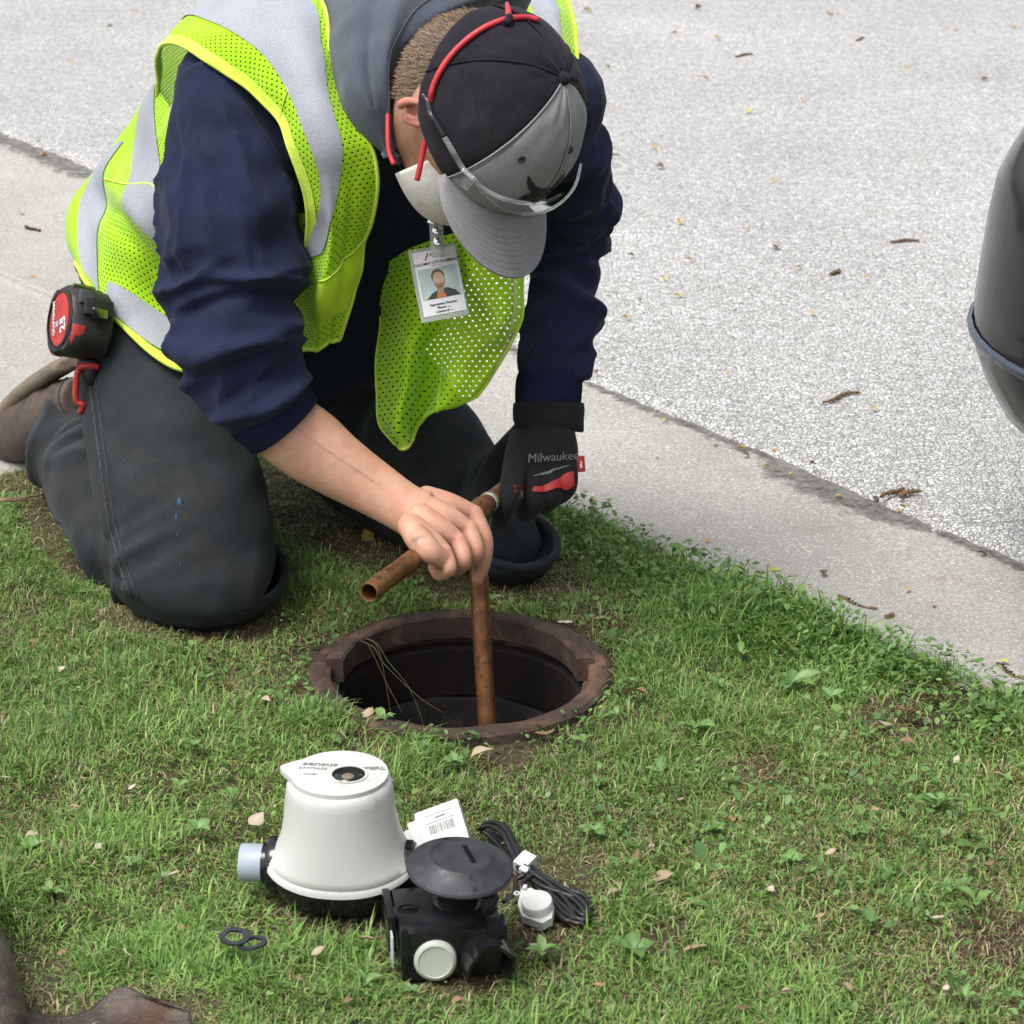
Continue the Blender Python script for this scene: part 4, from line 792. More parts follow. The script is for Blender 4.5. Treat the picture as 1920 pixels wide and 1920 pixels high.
M_DENIM = cloth('black_denim', (.0130, .0155, .018), (.0235, .027, .0305), weave=1300, sheen=.03, wr=.5, dirt=(.045, .039, .030), dscale=6, dthr=(.5, .72))
_g = M_DENIM.n('NewGeometry'); _f = M_DENIM.ramp(_g.outputs['Pointiness'], [(.497, 0.), (.525, 1.)]); _lk = M_DENIM.b.inputs['Base Color'].links[0].from_socket      # denim wears pale along its ridges
M_DENIM.set(Base_Color=M_DENIM.mix(M_DENIM.math('MULTIPLY', _f, .55), _lk, (.055, .066, .074))); M_DENIM = M_DENIM.m
M_RIB = None
m = Mat('navy_rib'); uvn = m.n('UVMap'); wv = m.n('TexWave'); wv.wave_type = 'BANDS'; wv.bands_direction = 'X'; wv.inputs['Scale'].default_value = 1.0; mp_ = m.n('Mapping'); mp_.inputs['Scale'].default_value = (38, 1, 1); m.l(uvn.outputs[0], mp_.inputs[0]); m.l(mp_.outputs[0], wv.inputs['Vector'])
m.set(Base_Color=m.mix(wv.outputs['Fac'], (.011, .013, .040), (.024, .030, .078)), Roughness=.95, Specular_IOR_Level=.15); m.bump(wv.outputs['Fac'], .8, .002); M_RIB = m.m
def meshcloth(name, c1, c2, trans=.25):
    m = Mat(name); co = m.coord('Object'); uvn = m.n('UVMap'); sx = m.n('SeparateXYZ'); m.l(uvn.outputs[0], sx.inputs[0]); p, h, r = .0092, .0060, .00115
    u = m.math('DIVIDE', sx.outputs[0], p); v = m.math('DIVIDE', sx.outputs[1], h); row = m.math('FLOOR', v); od = m.math('MULTIPLY', m.math('MODULO', m.math('ABSOLUTE', row), 2.0), .5)
    uu_ = m.math('MULTIPLY', m.math('SUBTRACT', m.math('FRACT', m.math('ADD', u, od)), .5), p/1.25); vv_ = m.math('MULTIPLY', m.math('SUBTRACT', m.math('FRACT', v), .5), h*1.0)
    d = m.math('SQRT', m.math('ADD', m.math('MULTIPLY', uu_, uu_), m.math('MULTIPLY', vv_, vv_))); hole = m.math('LESS_THAN', d, r)
    c = m.mix(m.ramp(m.noise(co, 10, 5, .6), [(.3, 0.), (.7, 1.)]), c1, c2)
    c = m.mix(m.ramp(m.noise(co, 12, 7, .7, .5), [(.62, 0.), (.78, .6)]), c, (.16, .19, .03))
    m.set(Base_Color=c, Roughness=.7, Specular_IOR_Level=.2, Sheen_Weight=.2); m.bump(m.ramp(d, [(.0010, 0.), (.0022, 1.)]), .4, .0012)
    tl = m.n('BsdfTranslucent'); m.l(c, tl.inputs[0]); mx = m.n('MixShader'); mx.inputs[0].default_value = trans; m.l(m.b.outputs[0], mx.inputs[1]); m.l(tl.outputs[0], mx.inputs[2])
    tp_ = m.n('BsdfTransparent'); m2 = m.n('MixShader'); m.l(hole, m2.inputs[0]); m.l(mx.outputs[0], m2.inputs[1]); m.l(tp_.outputs[0], m2.inputs[2]); m.l(m2.outputs[0], m.out.inputs[0]); return m.m
M_VEST = meshcloth('lime_mesh', (.40, .74, .012), (.50, .86, .02))
M_LIME = cloth('lime_binding', (.50, .70, .05), (.60, .80, .10), sheen=.1).m
M_LIMED = cloth('lime_pocket', (.40, .66, .02), (.48, .76, .03), sheen=.1, dirt=(.16, .2, .04), dscale=16, dthr=(.55, .75)).m
M_SILV = cloth('silver_tape', (.27, .285, .32), (.33, .345, .385), weave=1600, sheen=.0, rough=.55, wr=.12, dirt=(.20, .13, .09), dscale=12, dthr=(.68, .78)).m
M_BOOT = rust('boot_leather', (.045, .032, .025), (.10, .075, .06), (.17, .13, .095), .5, 16, .6)
M_SOLE = rust('boot_sole', (.13, .105, .075), (.22, .18, .13), (.08, .065, .05), .8, 14, .85)
M_PAD = cloth('knee_pad', (.014, .017, .02), (.026, .03, .034), weave=500, sheen=.05).m
M_PADSH = plain('pad_shell', (.018, .024, .03), .5, 0, .25, 30, .2, 200)
M_CAPG = cloth('cap_grey', (.20, .20, .205), (.25, .25, .255), weave=1500, sheen=.1, wr=.1, dirt=(.13, .115, .10), dscale=9, dthr=(.58, .8)).m
M_CAPK = cloth('cap_mesh_black', (.009, .009, .013), (.020, .018, .023), weave=420, sheen=.05, wr=.2, dirt=(.035, .033, .034), dscale=14, dthr=(.55, .75)).m
M_RED = plain('red_strap', (.56, .035, .045), .5, 0, .08); M_MASK = cloth('mask_white', (.50, .48, .43), (.62, .60, .54), sheen=.2, dirt=(.36, .31, .25), dscale=22, dthr=(.55, .75)).m
M_GLOVE = cloth('glove_black', (.010, .010, .0115), (.018, .018, .02), weave=1100, sheen=.08, wr=.2).m
M_GLOVG = cloth('glove_grey', (.028, .028, .029), (.040, .040, .041), weave=1100, sheen=.08, wr=.2).m
M_THREAD = plain('grey_print', (.15, .16, .17), .8, 0, .05)
# ================================================================ PERSON
man = empty('person', (-.25, .35, 0)); tag(man, 'kneeling worker in lime mesh vest, navy sweatshirt and cap bending over the pit', 'person')
# --- head frame
hU = nrm(.71*RT+.19*UP-.68*FW); hF = .22*RT-.975*UP-.036*FW; hF = nrm(hF-hU*hF.dot(hU)); hR = np.cross(hF, hU)      # up, forward, his right
HC = P(894, 216, .02)
HM = np.eye(4); HM[:3, 0] = hR; HM[:3, 1] = hF; HM[:3, 2] = hU; HM[:3, 3] = HC
def H(x, y, z): return HC+hR*x+hF*y+hU*z
def Hl(v): return (np.asarray(v)-HC)@np.stack([hR, hF, hU], 1)
# ---------------------------------------------------------------- body: one continuous skin
bd = MB()
# torso, neck
spine = np.array([(-.44, .57, .25), (-.42, .53, .36), (-.385, .47, .46), (-.31, .40, .56), (-.23, .32, .645), (-.165, .235, .70), (-.13, .17, .715)])
lat = nrm(np.array([(.88, .47, 0), (.88, .47, 0), (.91, .4, 0), (.95, .3, 0), (.98, .2, .0), (.98, .2, .0), (.95, .25, .0)]))
def torso(aw, bw, ns=48, fold=None, nr=50):
    q = crom(np.column_stack([spine, lat, aw, bw]), nr); C_, La = q[:, :3], nrm(q[:, 3:6]); T = nrm(np.gradient(C_, axis=0)); La = nrm(La-T*(La*T).sum(1)[:, None]); Fr = np.cross(T, La)
    return ring_loft(C_, La, Fr, q[:, 6], q[:, 7], ns, fold, 2.2)
bd.add(*torso([.135, .14, .135, .14, .15, .10, .055], [.09, .095, .09, .095, .09, .075, .055]))
chain(bd, [(-.17, .24, .70), (-.12, .17, .705), HC-hU*.06-hF*.02, HC-hU*.01-hF*.015], [.06, .056, .054, .05], 24)
# head: skull, jaw, nose, brows, ear
bm_ = bmesh.new(); bmesh.ops.create_icosphere(bm_, subdivisions=5, radius=1); v = np.array([q.co for q in bm_.verts]); f = [[q.index for q in p.verts] for p in bm_.faces]; bm_.free()
x, y, z = v.T; low = smoothstep(.1, -1.0, z)
hv = np.stack([x*(.0775-.020*low*smoothstep(-.2, .6, y)-.010*low), y*np.where(y > 0, .094, .122)*(1-.12*low*(y < 0))+.006*low*(y > 0), z*np.where(z > 0, .112, .125)], 1)
hv[:, 1] += .012*np.exp(-((z+.75)/.2)**2)*(y > .3); hv += np.array([0, 0, -.002])
hv[:, 1] -= .010*np.exp(-((np.abs(x)-.40)/.16)**2-((z-.02)/.13)**2)*(y > .4)          # eye sockets
hv[:, 1] += .005*np.exp(-((np.abs(x)-.38)/.25)**2-((z-.22)/.08)**2)*(y > .4)          # brows
bd.add(xf(hv, HM), f)
mb_n = [H(0, .092, .012), H(0, .104, -.012), H(0, .114, -.032), H(0, .100, -.044)]; chain(bd, mb_n, [.007, .009, .012, .009], 12)
for sg in (1, -1):
    chain(bd, [H(sg*.011, .098, -.038), H(sg*.015, .094, -.041)], [.006, .005], 8)
    bd.add(*ball(H(sg*.031, .080, .004), .0125, 10))                                   # eyeball under lid
    M_e = np.array(HM)@np.array(Matrix.Translation((sg*.080, -.012, -.010)))@np.array(Matrix.Rotation(sg*radians(24), 4, 'Z'))@np.array(Matrix.Rotation(radians(-12), 4, 'X'))
    a = np.linspace(radians(-60), radians(235), 15); ear = np.stack([sg*(.012+.004*np.sin(a)), .0145*np.cos(a)*1.0, .0265*np.sin(a)], 1); ear[:, 1] += .002*np.sin(a)
    bd.tube(xf(ear, M_e), np.interp(np.arange(15), [0, 5, 10, 14], [.0042, .0046, .0044, .0062]), 10, 40)
    bd.add(*ball((0, 0, 0), (.006, .014, .024), 10, M_e)); chain(bd, xf(np.array([(sg*.004, -.006, .012), (sg*.009, .002, .010), (sg*.010, .008, -.004), (sg*.009, .004, -.014)]), M_e), [.004, .004, .004, .005], 8)
chain(bd, [H(-.020, .092, -.066), H(0, .099, -.064), H(.020, .092, -.066)], [.005, .0068, .005], 10); chain(bd, [H(-.017, .090, -.076), H(0, .097, -.078), H(.017, .090, -.076)], [.005, .0075, .005], 10)
# right arm (bare forearm), left arm inside its sleeve
ARMR = [(375, 160, .20), (415, 280, .15), (432, 430, .10), (440, 560, .075), (452, 680, .062), (490, 750, .058), (533, 798, .055), (585, 838, .05), (632, 872, .044), (695, 912, .036), (755, 950, .02), (788, 968, .012)]
rw = [20, 40, 56, 56, 60, 66, 70, 70, 62, 53, 47, 50]; rd = [20, 40, 55, 58, 62, 62, 60, 56, 50, 42, 34, 30]
bd.add(*limb([(*a, b, c) for a, b, c in zip(ARMR, rw, rd)], 90, 40))
ARML = [(1040, 190, .27), (1062, 300, .36), (1072, 420, .43), (1060, 520, .40), (1040, 640, .32), (1030, 720, .27), (1024, 790, .25)]
bd.add(*limb([(*a, b, c) for a, b, c in zip(ARML, [40, 42, 36, 42, 40, 36, 40], [40, 42, 34, 42, 38, 32, 28])], 60, 32))
chain(bd, [P(430, 175, .25), P(650, 175, .29), P(880, 200, .31), P(1030, 205, .29)], [.045, .06, .06, .045], 20)
# legs inside the trousers
LEGR = [(300, 620, .47), (300, 740, .36), (330, 880, .26), (355, 1000, .18), (365, 1085, .14)]; LEGL = [(520, 650, .65), (640, 755, .60), (775, 870, .52), (880, 960, .44), (935, 1015, .40)]
bd.add(*limb([(*a, b, c) for a, b, c in zip(LEGR, [85, 80, 70, 58, 45], [80, 75, 66, 55, 42])], 40, 32)); bd.add(*limb([(*a, b, c) for a, b, c in zip(LEGL, [80, 75, 66, 50, 32], [80, 72, 62, 46, 30])], 40, 32))
SHR = [(365, 1085, .15), (290, 1010, .30), (205, 920, .50), (140, 815, .67)]; SHL = [(930, 1045, .37), (800, 1000, .50), (640, 935, .70), (500, 870, .90)]
bd.add(*limb([(*a, b, c) for a, b, c in zip(SHR, [45, 45, 42, 34], [42, 42, 40, 34])], 30, 28)); bd.add(*limb([(*a, b, c) for a, b, c in zip(SHL, [30, 40, 38, 30], [30, 38, 36, 30])], 30, 28))
# right hand closed on the copper handle
def hpt(t): return HL+hd*hlen*t
def hand_pt(x, y, Y): return P(x, y, Y)
WR = P(778, 962, .022)
MC = [P(888, 962, .040), P(880, 992, .008), P(860, 1014, -.024), P(834, 1036, -.056)]
palm0 = [P(800, 935, .038), P(796, 950, .016), P(786, 968, -.008), P(770, 988, -.030)]
for k in range(4): chain(bd, [palm0[k], (palm0[k]+MC[k])/2-FW*.003+UP*.0015, MC[k]], [.0165, .0150, .0108], 14)
chain(bd, [P(768, 985, -.028), P(784, 1010, -.055), P(804, 1032, -.072), P(826, 1046, -.070)], [.015, .0165, .0155, .012], 14)          # heel of the hand, little-finger side
chain(bd, [P(810, 975, .03), P(830, 995, .02), P(845, 1010, .0)], [.015, .014, .011], 12)
FING = [
 [(889, 963, .038), (910, 1012, .022), (907, 1056, .018), (896, 1084, .022)],
 [(881, 993, .006), (893, 1036, -.012), (875, 1056, .012), (856, 1046, .036)],
 [(861, 1015, -.026), (870, 1052, -.044), (853, 1068, -.018), (836, 1054, .006)],
 [(835, 1037, -.058), (843, 1066, -.074), (825, 1078, -.050), (812, 1064, -.026)]]
FR = [(.0115, .0100, .0092, .0080), (.0115, .0102, .0094, .008), (.0108, .0098, .0090, .0078), (.0100, .0088, .0080, .007)]
for fp, fr in zip(FING, FR): chain(bd, [P(*q) for q in fp], list(fr), 14)
for k, q in enumerate(MC): bd.add(*ball(q-FW*.0035+UP*.001, (.0098, .0098, .0098), 8))
chain(bd, [P(812, 940, .05), P(838, 952, .085), P(856, 965, .095), P(868, 982, .090)], [.0155, .014, .012, .0095], 14)                 # thumb round the far side
for k in range(4):        # tendons over the back of the hand
    a_, b_ = palm0[k], MC[k]; bd.tube([a_-FW*.0135+UP*.002, (a_*.5+b_*.5)-FW*.0150+UP*.002, b_-FW*.0090+UP*.001], [.0022, .0026, .0030], 8, 20)
for vp in ([(556, 796, .050, 54), (622, 846, .042, 45), (680, 884, .036, 38), (735, 925, .028, 33), (790, 958, .018, 26)], [(560, 836, .050, 50), (610, 878, .044, 42), (650, 902, .040, 36), (700, 930, .034, 33)], [(640, 858, .042, 44), (655, 880, .040, 42), (664, 908, .038, 34)]):      # veins of the forearm
    bd.tube([P(x_, y_, Y_)-FW*(r_*.00063*.915) for x_, y_, Y_, r_ in vp], .0024, 8, 40)
body = remesh(bd, .0020, 2)
v = mco(body); l = Hl(v); n = mno(body); nzv = NZ(v, 60)*.5+.5
skin = np.array([.53, .285, .195])*np.ones((len(v), 1)); skin = skin*(1+.10*NZ(v, 40)+.08*NZ2(v, 130)+.06*NZ(v, 320))[:, None]*(1+np.stack([.03*NZ(v, 55), -.09*NZ(v, 55), -.10*NZ(v, 55)], 1))
inhead = np.linalg.norm(l/np.array([.11, .13, .15]), axis=1) < 1.05
red = np.array([.52, .22, .16])
for q in MC+[P(*FING[0][1]), P(*FING[1][1]), P(*FING[2][1])]: w_ = np.exp(-(np.linalg.norm(v-q+FW*.008, axis=1)/.013)**2)[:, None]*.6; skin = skin*(1-w_)+np.array([.50, .205, .15])*w_
ppx, ppy = pxof(v)
dirtw = (np.exp(-(((ppx-782)/12)**2+((ppy-1012)/14)**2))*(.5+.7*NZ(v, 300)))[:, None].clip(0, .7); skin = skin*(1-dirtw)+np.array([.16, .085, .06])*dirtw
ed = np.linalg.norm(Hl(v)-np.array([.088, -.012, -.010]), axis=1); w_ = (smoothstep(.042, .026, ed)*(l[:, 0] > .078))[:, None]*.7; skin = skin*(1-w_)+np.array([.52, .20, .165])*w_
w_ = (inhead*.55)[:, None]; skin = skin*(1-w_)+skin*np.array([.86, .74, .70])*w_
beard = inhead*smoothstep(-.022, -.045, l[:, 2])*smoothstep(-.045, -.01, l[:, 1])*(.45+.35*nzv); skin = skin*(1-beard[:, None])+np.array([.20, .115, .065])*beard[:, None]
hl = l[:, 2]-np.interp(l[:, 1], [-.10, -.05, -.03, .0, .03, .06, .1], [-.10, -.085, -.045, .005, .012, .04, .055])
hair = inhead*smoothstep(-.008, .008, hl)*(ed > .032); skin = skin*(1-hair[:, None])+np.array([.12, .078, .045])*hair[:, None]
setcol(body, skin.clip(0, 1))
m = Mat('skin'); a_ = m.n('VertexColor', layer_name='col'); co = m.coord('Object'); m.set(Base_Color=a_.outputs[0], Roughness=.5, Specular_IOR_Level=.4, Subsurface_Weight=.12); m.b.inputs['Subsurface Radius'].default_value = (.008, .003, .0015)
b_ = m.bump(m.noise(co, 120, 4, .6), .25, .0018); m.bump(m.noise(co, 900, 2), .15, .0004, b_); bodyo = link('body', body, m.m, man)
_tip, _dip = P(*FING[0][3]), P(*FING[0][2]); _ax = nrm(_tip-_dip); _no = nrm(-FW+.55*RT-.1*UP); _no = nrm(_no-_ax*_no.dot(_ax)); mb = MB(); mb.add(*ball((0, 0, 0), (.0046, .0066, .0016), 8, frame(_tip+_no*.0070-_ax*.001, np.cross(_ax, _no), _no)))
mb.build('fingernail', plain('nail', (.52, .30, .24), .3, 0, .05), bodyo)
# ---------------------------------------------------------------- hair
vt = v[hair > .55]; vn = n[hair > .55]; k = rng.choice(len(vt), min(len(vt), 15000)); r0 = vt[k]; nn_ = vn[k]; L_ = rng.uniform(.007, .014, len(k))
dirh = nrm(nn_*.45-hU*.75-hF*.30+rng.normal(0, .22, (len(k), 3))); r1 = r0+dirh*L_[:, None]*.55; r2 = r0+nrm(dirh-nn_*.30)*L_[:, None]; sd_ = nrm(np.cross(dirh, nn_))*.00035
Vh = np.stack([r0-sd_, r0+sd_, r1+sd_, r1-sd_, r2], 1).reshape(-1, 3); o_ = np.arange(len(k))*5
Th = np.concatenate([np.stack([o_, o_+1, o_+2], 1), np.stack([o_, o_+2, o_+3], 1), np.stack([o_+3, o_+2, o_+4], 1)]); ch = pcol(len(k), [(.16, .105, .06), (.22, .15, .09), (.10, .065, .04), (.30, .22, .14)], [4, 3, 3, 1])
tag(link('hair', mesh(Vh, Th, col=np.repeat(ch, 5, 0)), leafmat('hair_mat', .05, .45), man, False), kind='stuff')
# ---------------------------------------------------------------- navy sweatshirt
hd_ = MB()
hd_.add(*torso([.165, .165, .158, .165, .175, .125, .08], [.115, .118, .112, .12, .112, .095, .075]))
fr_ = random.Random(5)
bunch = [(.36, .008, .012, .2), (.385, .010, .011, 1.4), (.41, -.007, .007, 1.0), (.43, .013, .012, 2.2), (.455, -.007, .006, 2.0), (.475, .014, .012, 1.2), (.50, -.008, .006, .8), (.52, .013, .012, .4), (.545, -.007, .006, .3), (.565, .010, .010, 1.6)]
def fold_r(arc, th, V):
    d = 0*arc
    for s0, am, wd, ph in bunch: d = d+gfold(arc, th, V, s0-.10, am*1.0, wd*.85, ph, 2.9, .022*sin(ph*3+1), ph)
    tw = th+2.2*(arc-.1)                                   # drapes spiral slowly down from the shoulder
    q3 = np.stack([np.cos(tw)*1.5, np.sin(tw)*1.5, arc*5.0], -1); rg_ = (1-np.abs(NZ(q3, 2.1)))**4; d = d+.013*(rg_-.35)*smoothstep(.03, .10, arc)*smoothstep(.34, .22, arc)
    q4 = np.stack([np.cos(th)*1.1, np.sin(th)*1.1, arc*26+.9*np.sin(th*1.0+1)], -1); rg2 = (1-np.abs(NZ2(q4, 1.25)))**3; d = d+.012*(rg2-.4)*smoothstep(.20, .27, arc)
    d = d+.008*NZ(V*np.array([1, 1, 1.8]), 14)*smoothstep(.05, .15, arc)+.003*NZ2(V, 34)
    return d
SLR = [(372, 132, .20, 50, 70), (398, 190, .185, 86, 90), (420, 270, .16, 118, 110), (429, 350, .13, 130, 118), (434, 440, .105, 138, 118), (436, 530, .09, 128, 112), (442, 600, .075, 118, 108), (446, 655, .065, 112, 104), (462, 705, .058, 103, 98), (482, 738, .056, 94, 92), (498, 762, .055, 84, 84), (500, 765, .055, 70, 70)]
hd_.add(*limb(SLR, 170, 96, fold_r))
def fold_l(arc, th, V):
    d = 0*arc
    for s0, am, ph in ((.10, .012, .2), (.135, -.008, .3), (.16, .013, 2.8), (.19, -.008, .4), (.215, .014, .5), (.245, -.008, 2.6), (.27, .013, .3), (.30, -.007, .6), (.325, .013, 2.4), (.352, -.007, .2), (.375, .013, .4)): d = d+gfold(arc, th, V, s0, am, .012, ph, 2.9, .018*sin(ph*5), ph)
    q4 = np.stack([np.cos(th)*1.1, np.sin(th)*1.1, arc*24+.9*np.sin(th+2)], -1); return d*.75+.006*NZ(V, 16)+.012*((1-np.abs(NZ2(q4, 1.2)))**3-.4)*smoothstep(.06, .14, arc)
SLL = [(1020, 150, .27, 60, 80), (1050, 230, .30, 66, 90), (1072, 310, .34, 70, 92), (1076, 380, .385, 70, 92), (1068, 450, .40, 64, 88), (1060, 520, .385, 66, 84), (1052, 590, .35, 68, 80), (1040, 650, .315, 70, 76), (1032, 690, .29, 70, 70), (1030, 706, .285, 62, 60)]
hd_.add(*limb(SLL, 130, 80, fold_l))
chain(hd_, [P(430, 165, .25), P(650, 165, .29), P(880, 165, .33), P(1030, 190, .30)], [.07, .085, .095, .075], 24)
BEL = limb([(760, 230, .33, 150, 110), (740, 330, .33, 185, 110), (700, 430, .37, 200, 120), (655, 530, .43, 190, 125), (610, 610, .50, 165, 125), (580, 660, .55, 120, 110)], 60, 56, lambda arc, th, V: .006*NZ(V, 13)+.004*NZ2(V, 30))
hd_.add(*BEL)
hme = remesh(hd_, .0042, 2); hood_ = link('sweatshirt', hme, M_NAVY, man)
def cuff(ctrl, name, fold=None):
    V_, F_ = limb(ctrl, 26, 120, lambda arc, th, V: .0006*np.cos(th*60), cap=False); uv_ = np.stack([np.tile(np.linspace(0, 1, 120, endpoint=False), 26), np.repeat(np.linspace(0, 1, 26), 120)], 1)
    o = link(name, mesh(V_, F_, uv_), M_RIB, hood_); s = o.modifiers.new('s', 'SOLIDIFY'); s.thickness = .004; s.offset = -1; return o
cuff([(492, 748, .056, 74, 70), (496, 752, .056, 82, 78), (504, 762, .055, 83, 79), (520, 782, .055, 77, 73), (533, 797, .055, 74, 68)], 'cuff')
cuff([(1031, 702, .284, 50, 48), (1030, 715, .278, 56, 52), (1028, 745, .268, 56, 50), (1028, 768, .262, 54, 48)], 'cuff')
# ---------------------------------------------------------------- trousers
tr_ = MB()
def fold_t(arc, th, V): return .006*((1-np.abs(NZ(V*np.array([1.0, 1.0, .35]), 7)))**3-.25)+.007*NZ(V*np.array([1, 1, .6]), 11)+.004*NZ2(V, 26)+gfold(arc, th, V, .44, .007, .014, 2.6, 1.6, .03, 2.6)+gfold(arc, th, V, .40, .006, .012, 2.8, 1.4, .03, 2.4)+gfold(arc, th, V, .36, -.004, .012, 2.7, 1.4, .03, 2.6)
tr_.add(*limb([(290, 560, .52, 130, 150), (296, 640, .46, 138, 150), (292, 720, .395, 142, 150), (305, 800, .335, 146, 146), (328, 890, .28, 150, 140), (352, 980, .225, 150, 128), (365, 1050, .185, 142, 112), (374, 1105, .155, 126, 92), (376, 1140, .15, 90, 70)], 120, 80, fold_t))
tr_.add(*limb([(470, 600, .66, 150, 140), (570, 690, .62, 168, 140), (680, 785, .56, 166, 130), (775, 870, .50, 150, 120), (860, 945, .44, 122, 104), (925, 1000, .40, 88, 84), (950, 1034, .378, 76, 74), (956, 1062, .37, 58, 56)], 110, 72, lambda arc, th, V: .006*NZ(V, 12)+.003*NZ2(V, 30)+.010*((1-np.abs(NZ2(V, 8)))**5-.25)))
def fold_s(arc, th, V):
    d = .008*NZ(V*np.array([1.3, .7, 1]), 16)+.004*NZ2(V, 34)+.022*((1-np.abs(NZ2(V*np.array([1.4, .8, 1]), 10)))**4-.3)
    for s0, am, ph in ((.10, .008, 4.5), (.16, .010, 3.9), (.22, .012, 3.6), (.27, -.006, 3.4), (.31, .013, 3.4), (.36, .012, 3.2), (.41, .012, 3.0), (.46, .012, 3.2)): d = d+gfold(arc, th, V, s0, am, .014, ph, 2.3, .03, ph+.6)
    return d
tr_.add(*limb([(372, 1115, .16, 105, 92), (330, 1065, .24, 108, 104), (270, 1000, .34, 110, 108), (210, 935, .45, 106, 104), (160, 880, .555, 92, 94), (128, 825, .635, 74, 80), (118, 800, .665, 60, 66)], 110, 72, fold_s))
tr_.add(*limb([(942, 1035, .38, 66, 64), (850, 1010, .47, 84, 80), (740, 965, .60, 86, 82), (640, 925, .72, 80, 80), (550, 885, .85, 70, 74), (500, 865, .93, 58, 60)], 90, 60, fold_s))
tr_.add(*torso([.19, .185, .15, .10, .06, .04, .03], [.165, .15, .12, .08, .05, .04, .03]))
tme = remesh(tr_, .0044, 2); trou = link('trousers', tme, M_DENIM, man)
# surface finder: pull a screen-drawn path onto a mesh, then stitch seams along it
from mathutils.bvhtree import BVHTree
def bvh_of(me): return BVHTree.FromPolygons([q.co.copy() for q in me.vertices], [tuple(p.vertices) for p in me.polygons])
BT = bvh_of(tme); BH = bvh_of(hme)
def hit(bv, px, py, off=0.0):
    d = Vector(ray(px, py)).normalized(); h_ = bv.ray_cast(Vector(CAM), d, 20)
    return (np.array(h_[0])+np.array(h_[1])*off) if h_[0] is not None else None
def seam(bv, path, r, name, mat, parent, off=.0008, n=60):
    q = crom(np.array(path, float), n); pts = [hit(bv, a, b, off) for a, b in q]; pts = [p for p in pts if p is not None]; mb = MB(); mb.tube(np.array(pts), r, 6); return mb.build(name, mat, parent)
M_SEAM = plain('seam_thread', (.05, .056, .062), .9, 0, .3, 200)
seam(BT, [(168, 690), (172, 740), (180, 800), (188, 860), (196, 920), (205, 980), (218, 1030), (232, 1080), (250, 1125)], .0016, 'seam', M_SEAM, trou); seam(BT, [(178, 690), (183, 740), (191, 800), (199, 860), (207, 920), (216, 980), (229, 1030), (243, 1078), (262, 1125)], .0010, 'seam', M_SEAM, trou)
mp = plain('blue_paint', (.02, .07, .16), .7)
for (a, b, r1, r2) in ((337, 942, .0040, .0055), (331, 970, .0022, .0045), (333, 1003, .0010, .0045), (338, 1058, .0010, .0035)):
    p = hit(BT, a, b, .0006); mb = MB(); mb.lathe([(1, 0), (.6, .15), (.02, .2)], 14, frame(p, (1, 0, 0), -FW)@np.diag([r1, r2, .002, 1])); mb.build('paint_spot', mp, trou)
mp2 = plain('worn_denim', (.06, .07, .075), .95, 0, .4, 300)
for k in range(9):
    p = hit(BT, 205+rnd.gauss(0, 13), 775+rnd.gauss(0, 16), .0005); s_k = rnd.uniform(.0008, .002); mb = MB(); mb.lathe([(1, 0), (.6, .12), (.02, .15)], 9, frame(p, (1, 0, .3*rnd.random()), -FW)@np.diag([s_k, s_k*rnd.uniform(.4, 1), .002, 1])); mb.build('wear_spot', mp2, trou)
# ---------------------------------------------------------------- boots
def boot(pts, solepts, hw):
    up = MB(); V_, F_ = limb(pts, 60, 48, lambda arc, th, V: .003*NZ(V, 22)+.0022*NZ2(V, 60)); up.add(V_, F_); me = remesh(up, .004, 2); b = link('boot', me, M_BOOT, man)
    sb = MB(); V_, F_ = limb(solepts, 50, 40, None, 3.2); sb.add(V_, F_); me = remesh(sb, .004, 1); link('sole', me, M_SOLE, b); return b
bt = boot([(170, 760, .62, 62, 60), (130, 775, .68, 66, 64), (85, 790, .745, 66, 64), (40, 805, .80, 62, 60), (5, 815, .845, 52, 54), (-18, 822, .87, 34, 38)], [(150, 672, .66, 14, 52), (120, 686, .70, 17, 58), (75, 713, .76, 17, 60), (35, 744, .815, 16, 60), (2, 776, .86, 15, 54), (-22, 806, .90, 12, 38)], 1)
seam(bvh_of(bt.data), [(140, 700), (120, 715), (110, 745), (122, 775), (150, 790)], .0016, 'seam', plain('boot_thread', (.04, .03, .025), .9), bt, .0005)
boot([(520, 830, .92, 55, 55), (480, 835, .98, 58, 58), (440, 840, 1.04, 55, 55), (405, 845, 1.09, 40, 42)], [(515, 776, .95, 13, 48), (465, 786, 1.01, 15, 52), (425, 800, 1.07, 14, 50), (395, 820, 1.11, 11, 36)], 1)
# ---------------------------------------------------------------- knee pads
def kneepad(cx, cy, rx, ry, rot, name, zt, tilt):
    g = G(cx, cy); g[2] = .0; M = frame(g, (cos(rot), sin(rot), 0), (tilt[0], tilt[1], 1)); S = np.diag([rx, ry, 1, 1])
    prof = [(.2, .004), (.62, .002), (.84, .010), (.94, .024), (.985, zt*.62), (1.0, zt), (.965, zt+.003), (.93, zt*.9), (.88, .026), (.6, .012), (.2, .012)]
    mb = MB(); mb.lathe(prof, 64, M@S); pd_ = mb.build('knee_pad', M_PADSH, man, auto=50)
    a = np.linspace(0, 2*pi, 60, endpoint=False); mb = MB(); mb.tube(xf(np.stack([np.cos(a)*.985*rx, np.sin(a)*.985*ry, np.full(60, zt)+.006*np.sin(a*2+.5)], 1), M), .0058, 10, closed=True); mb.build('rim', M_PAD, pd_)
    return pd_, M
k1, kM = kneepad(374, 1130, .116, .108, .3, 'r', .050, (.08, -.14)); k2, kM2 = kneepad(944, 1066, .073, .080, .3, 'l', .044, (.06, -.08))
M_YEL = plain('yellow_strap', (.34, .25, .05), .7, 0, .25, 80)
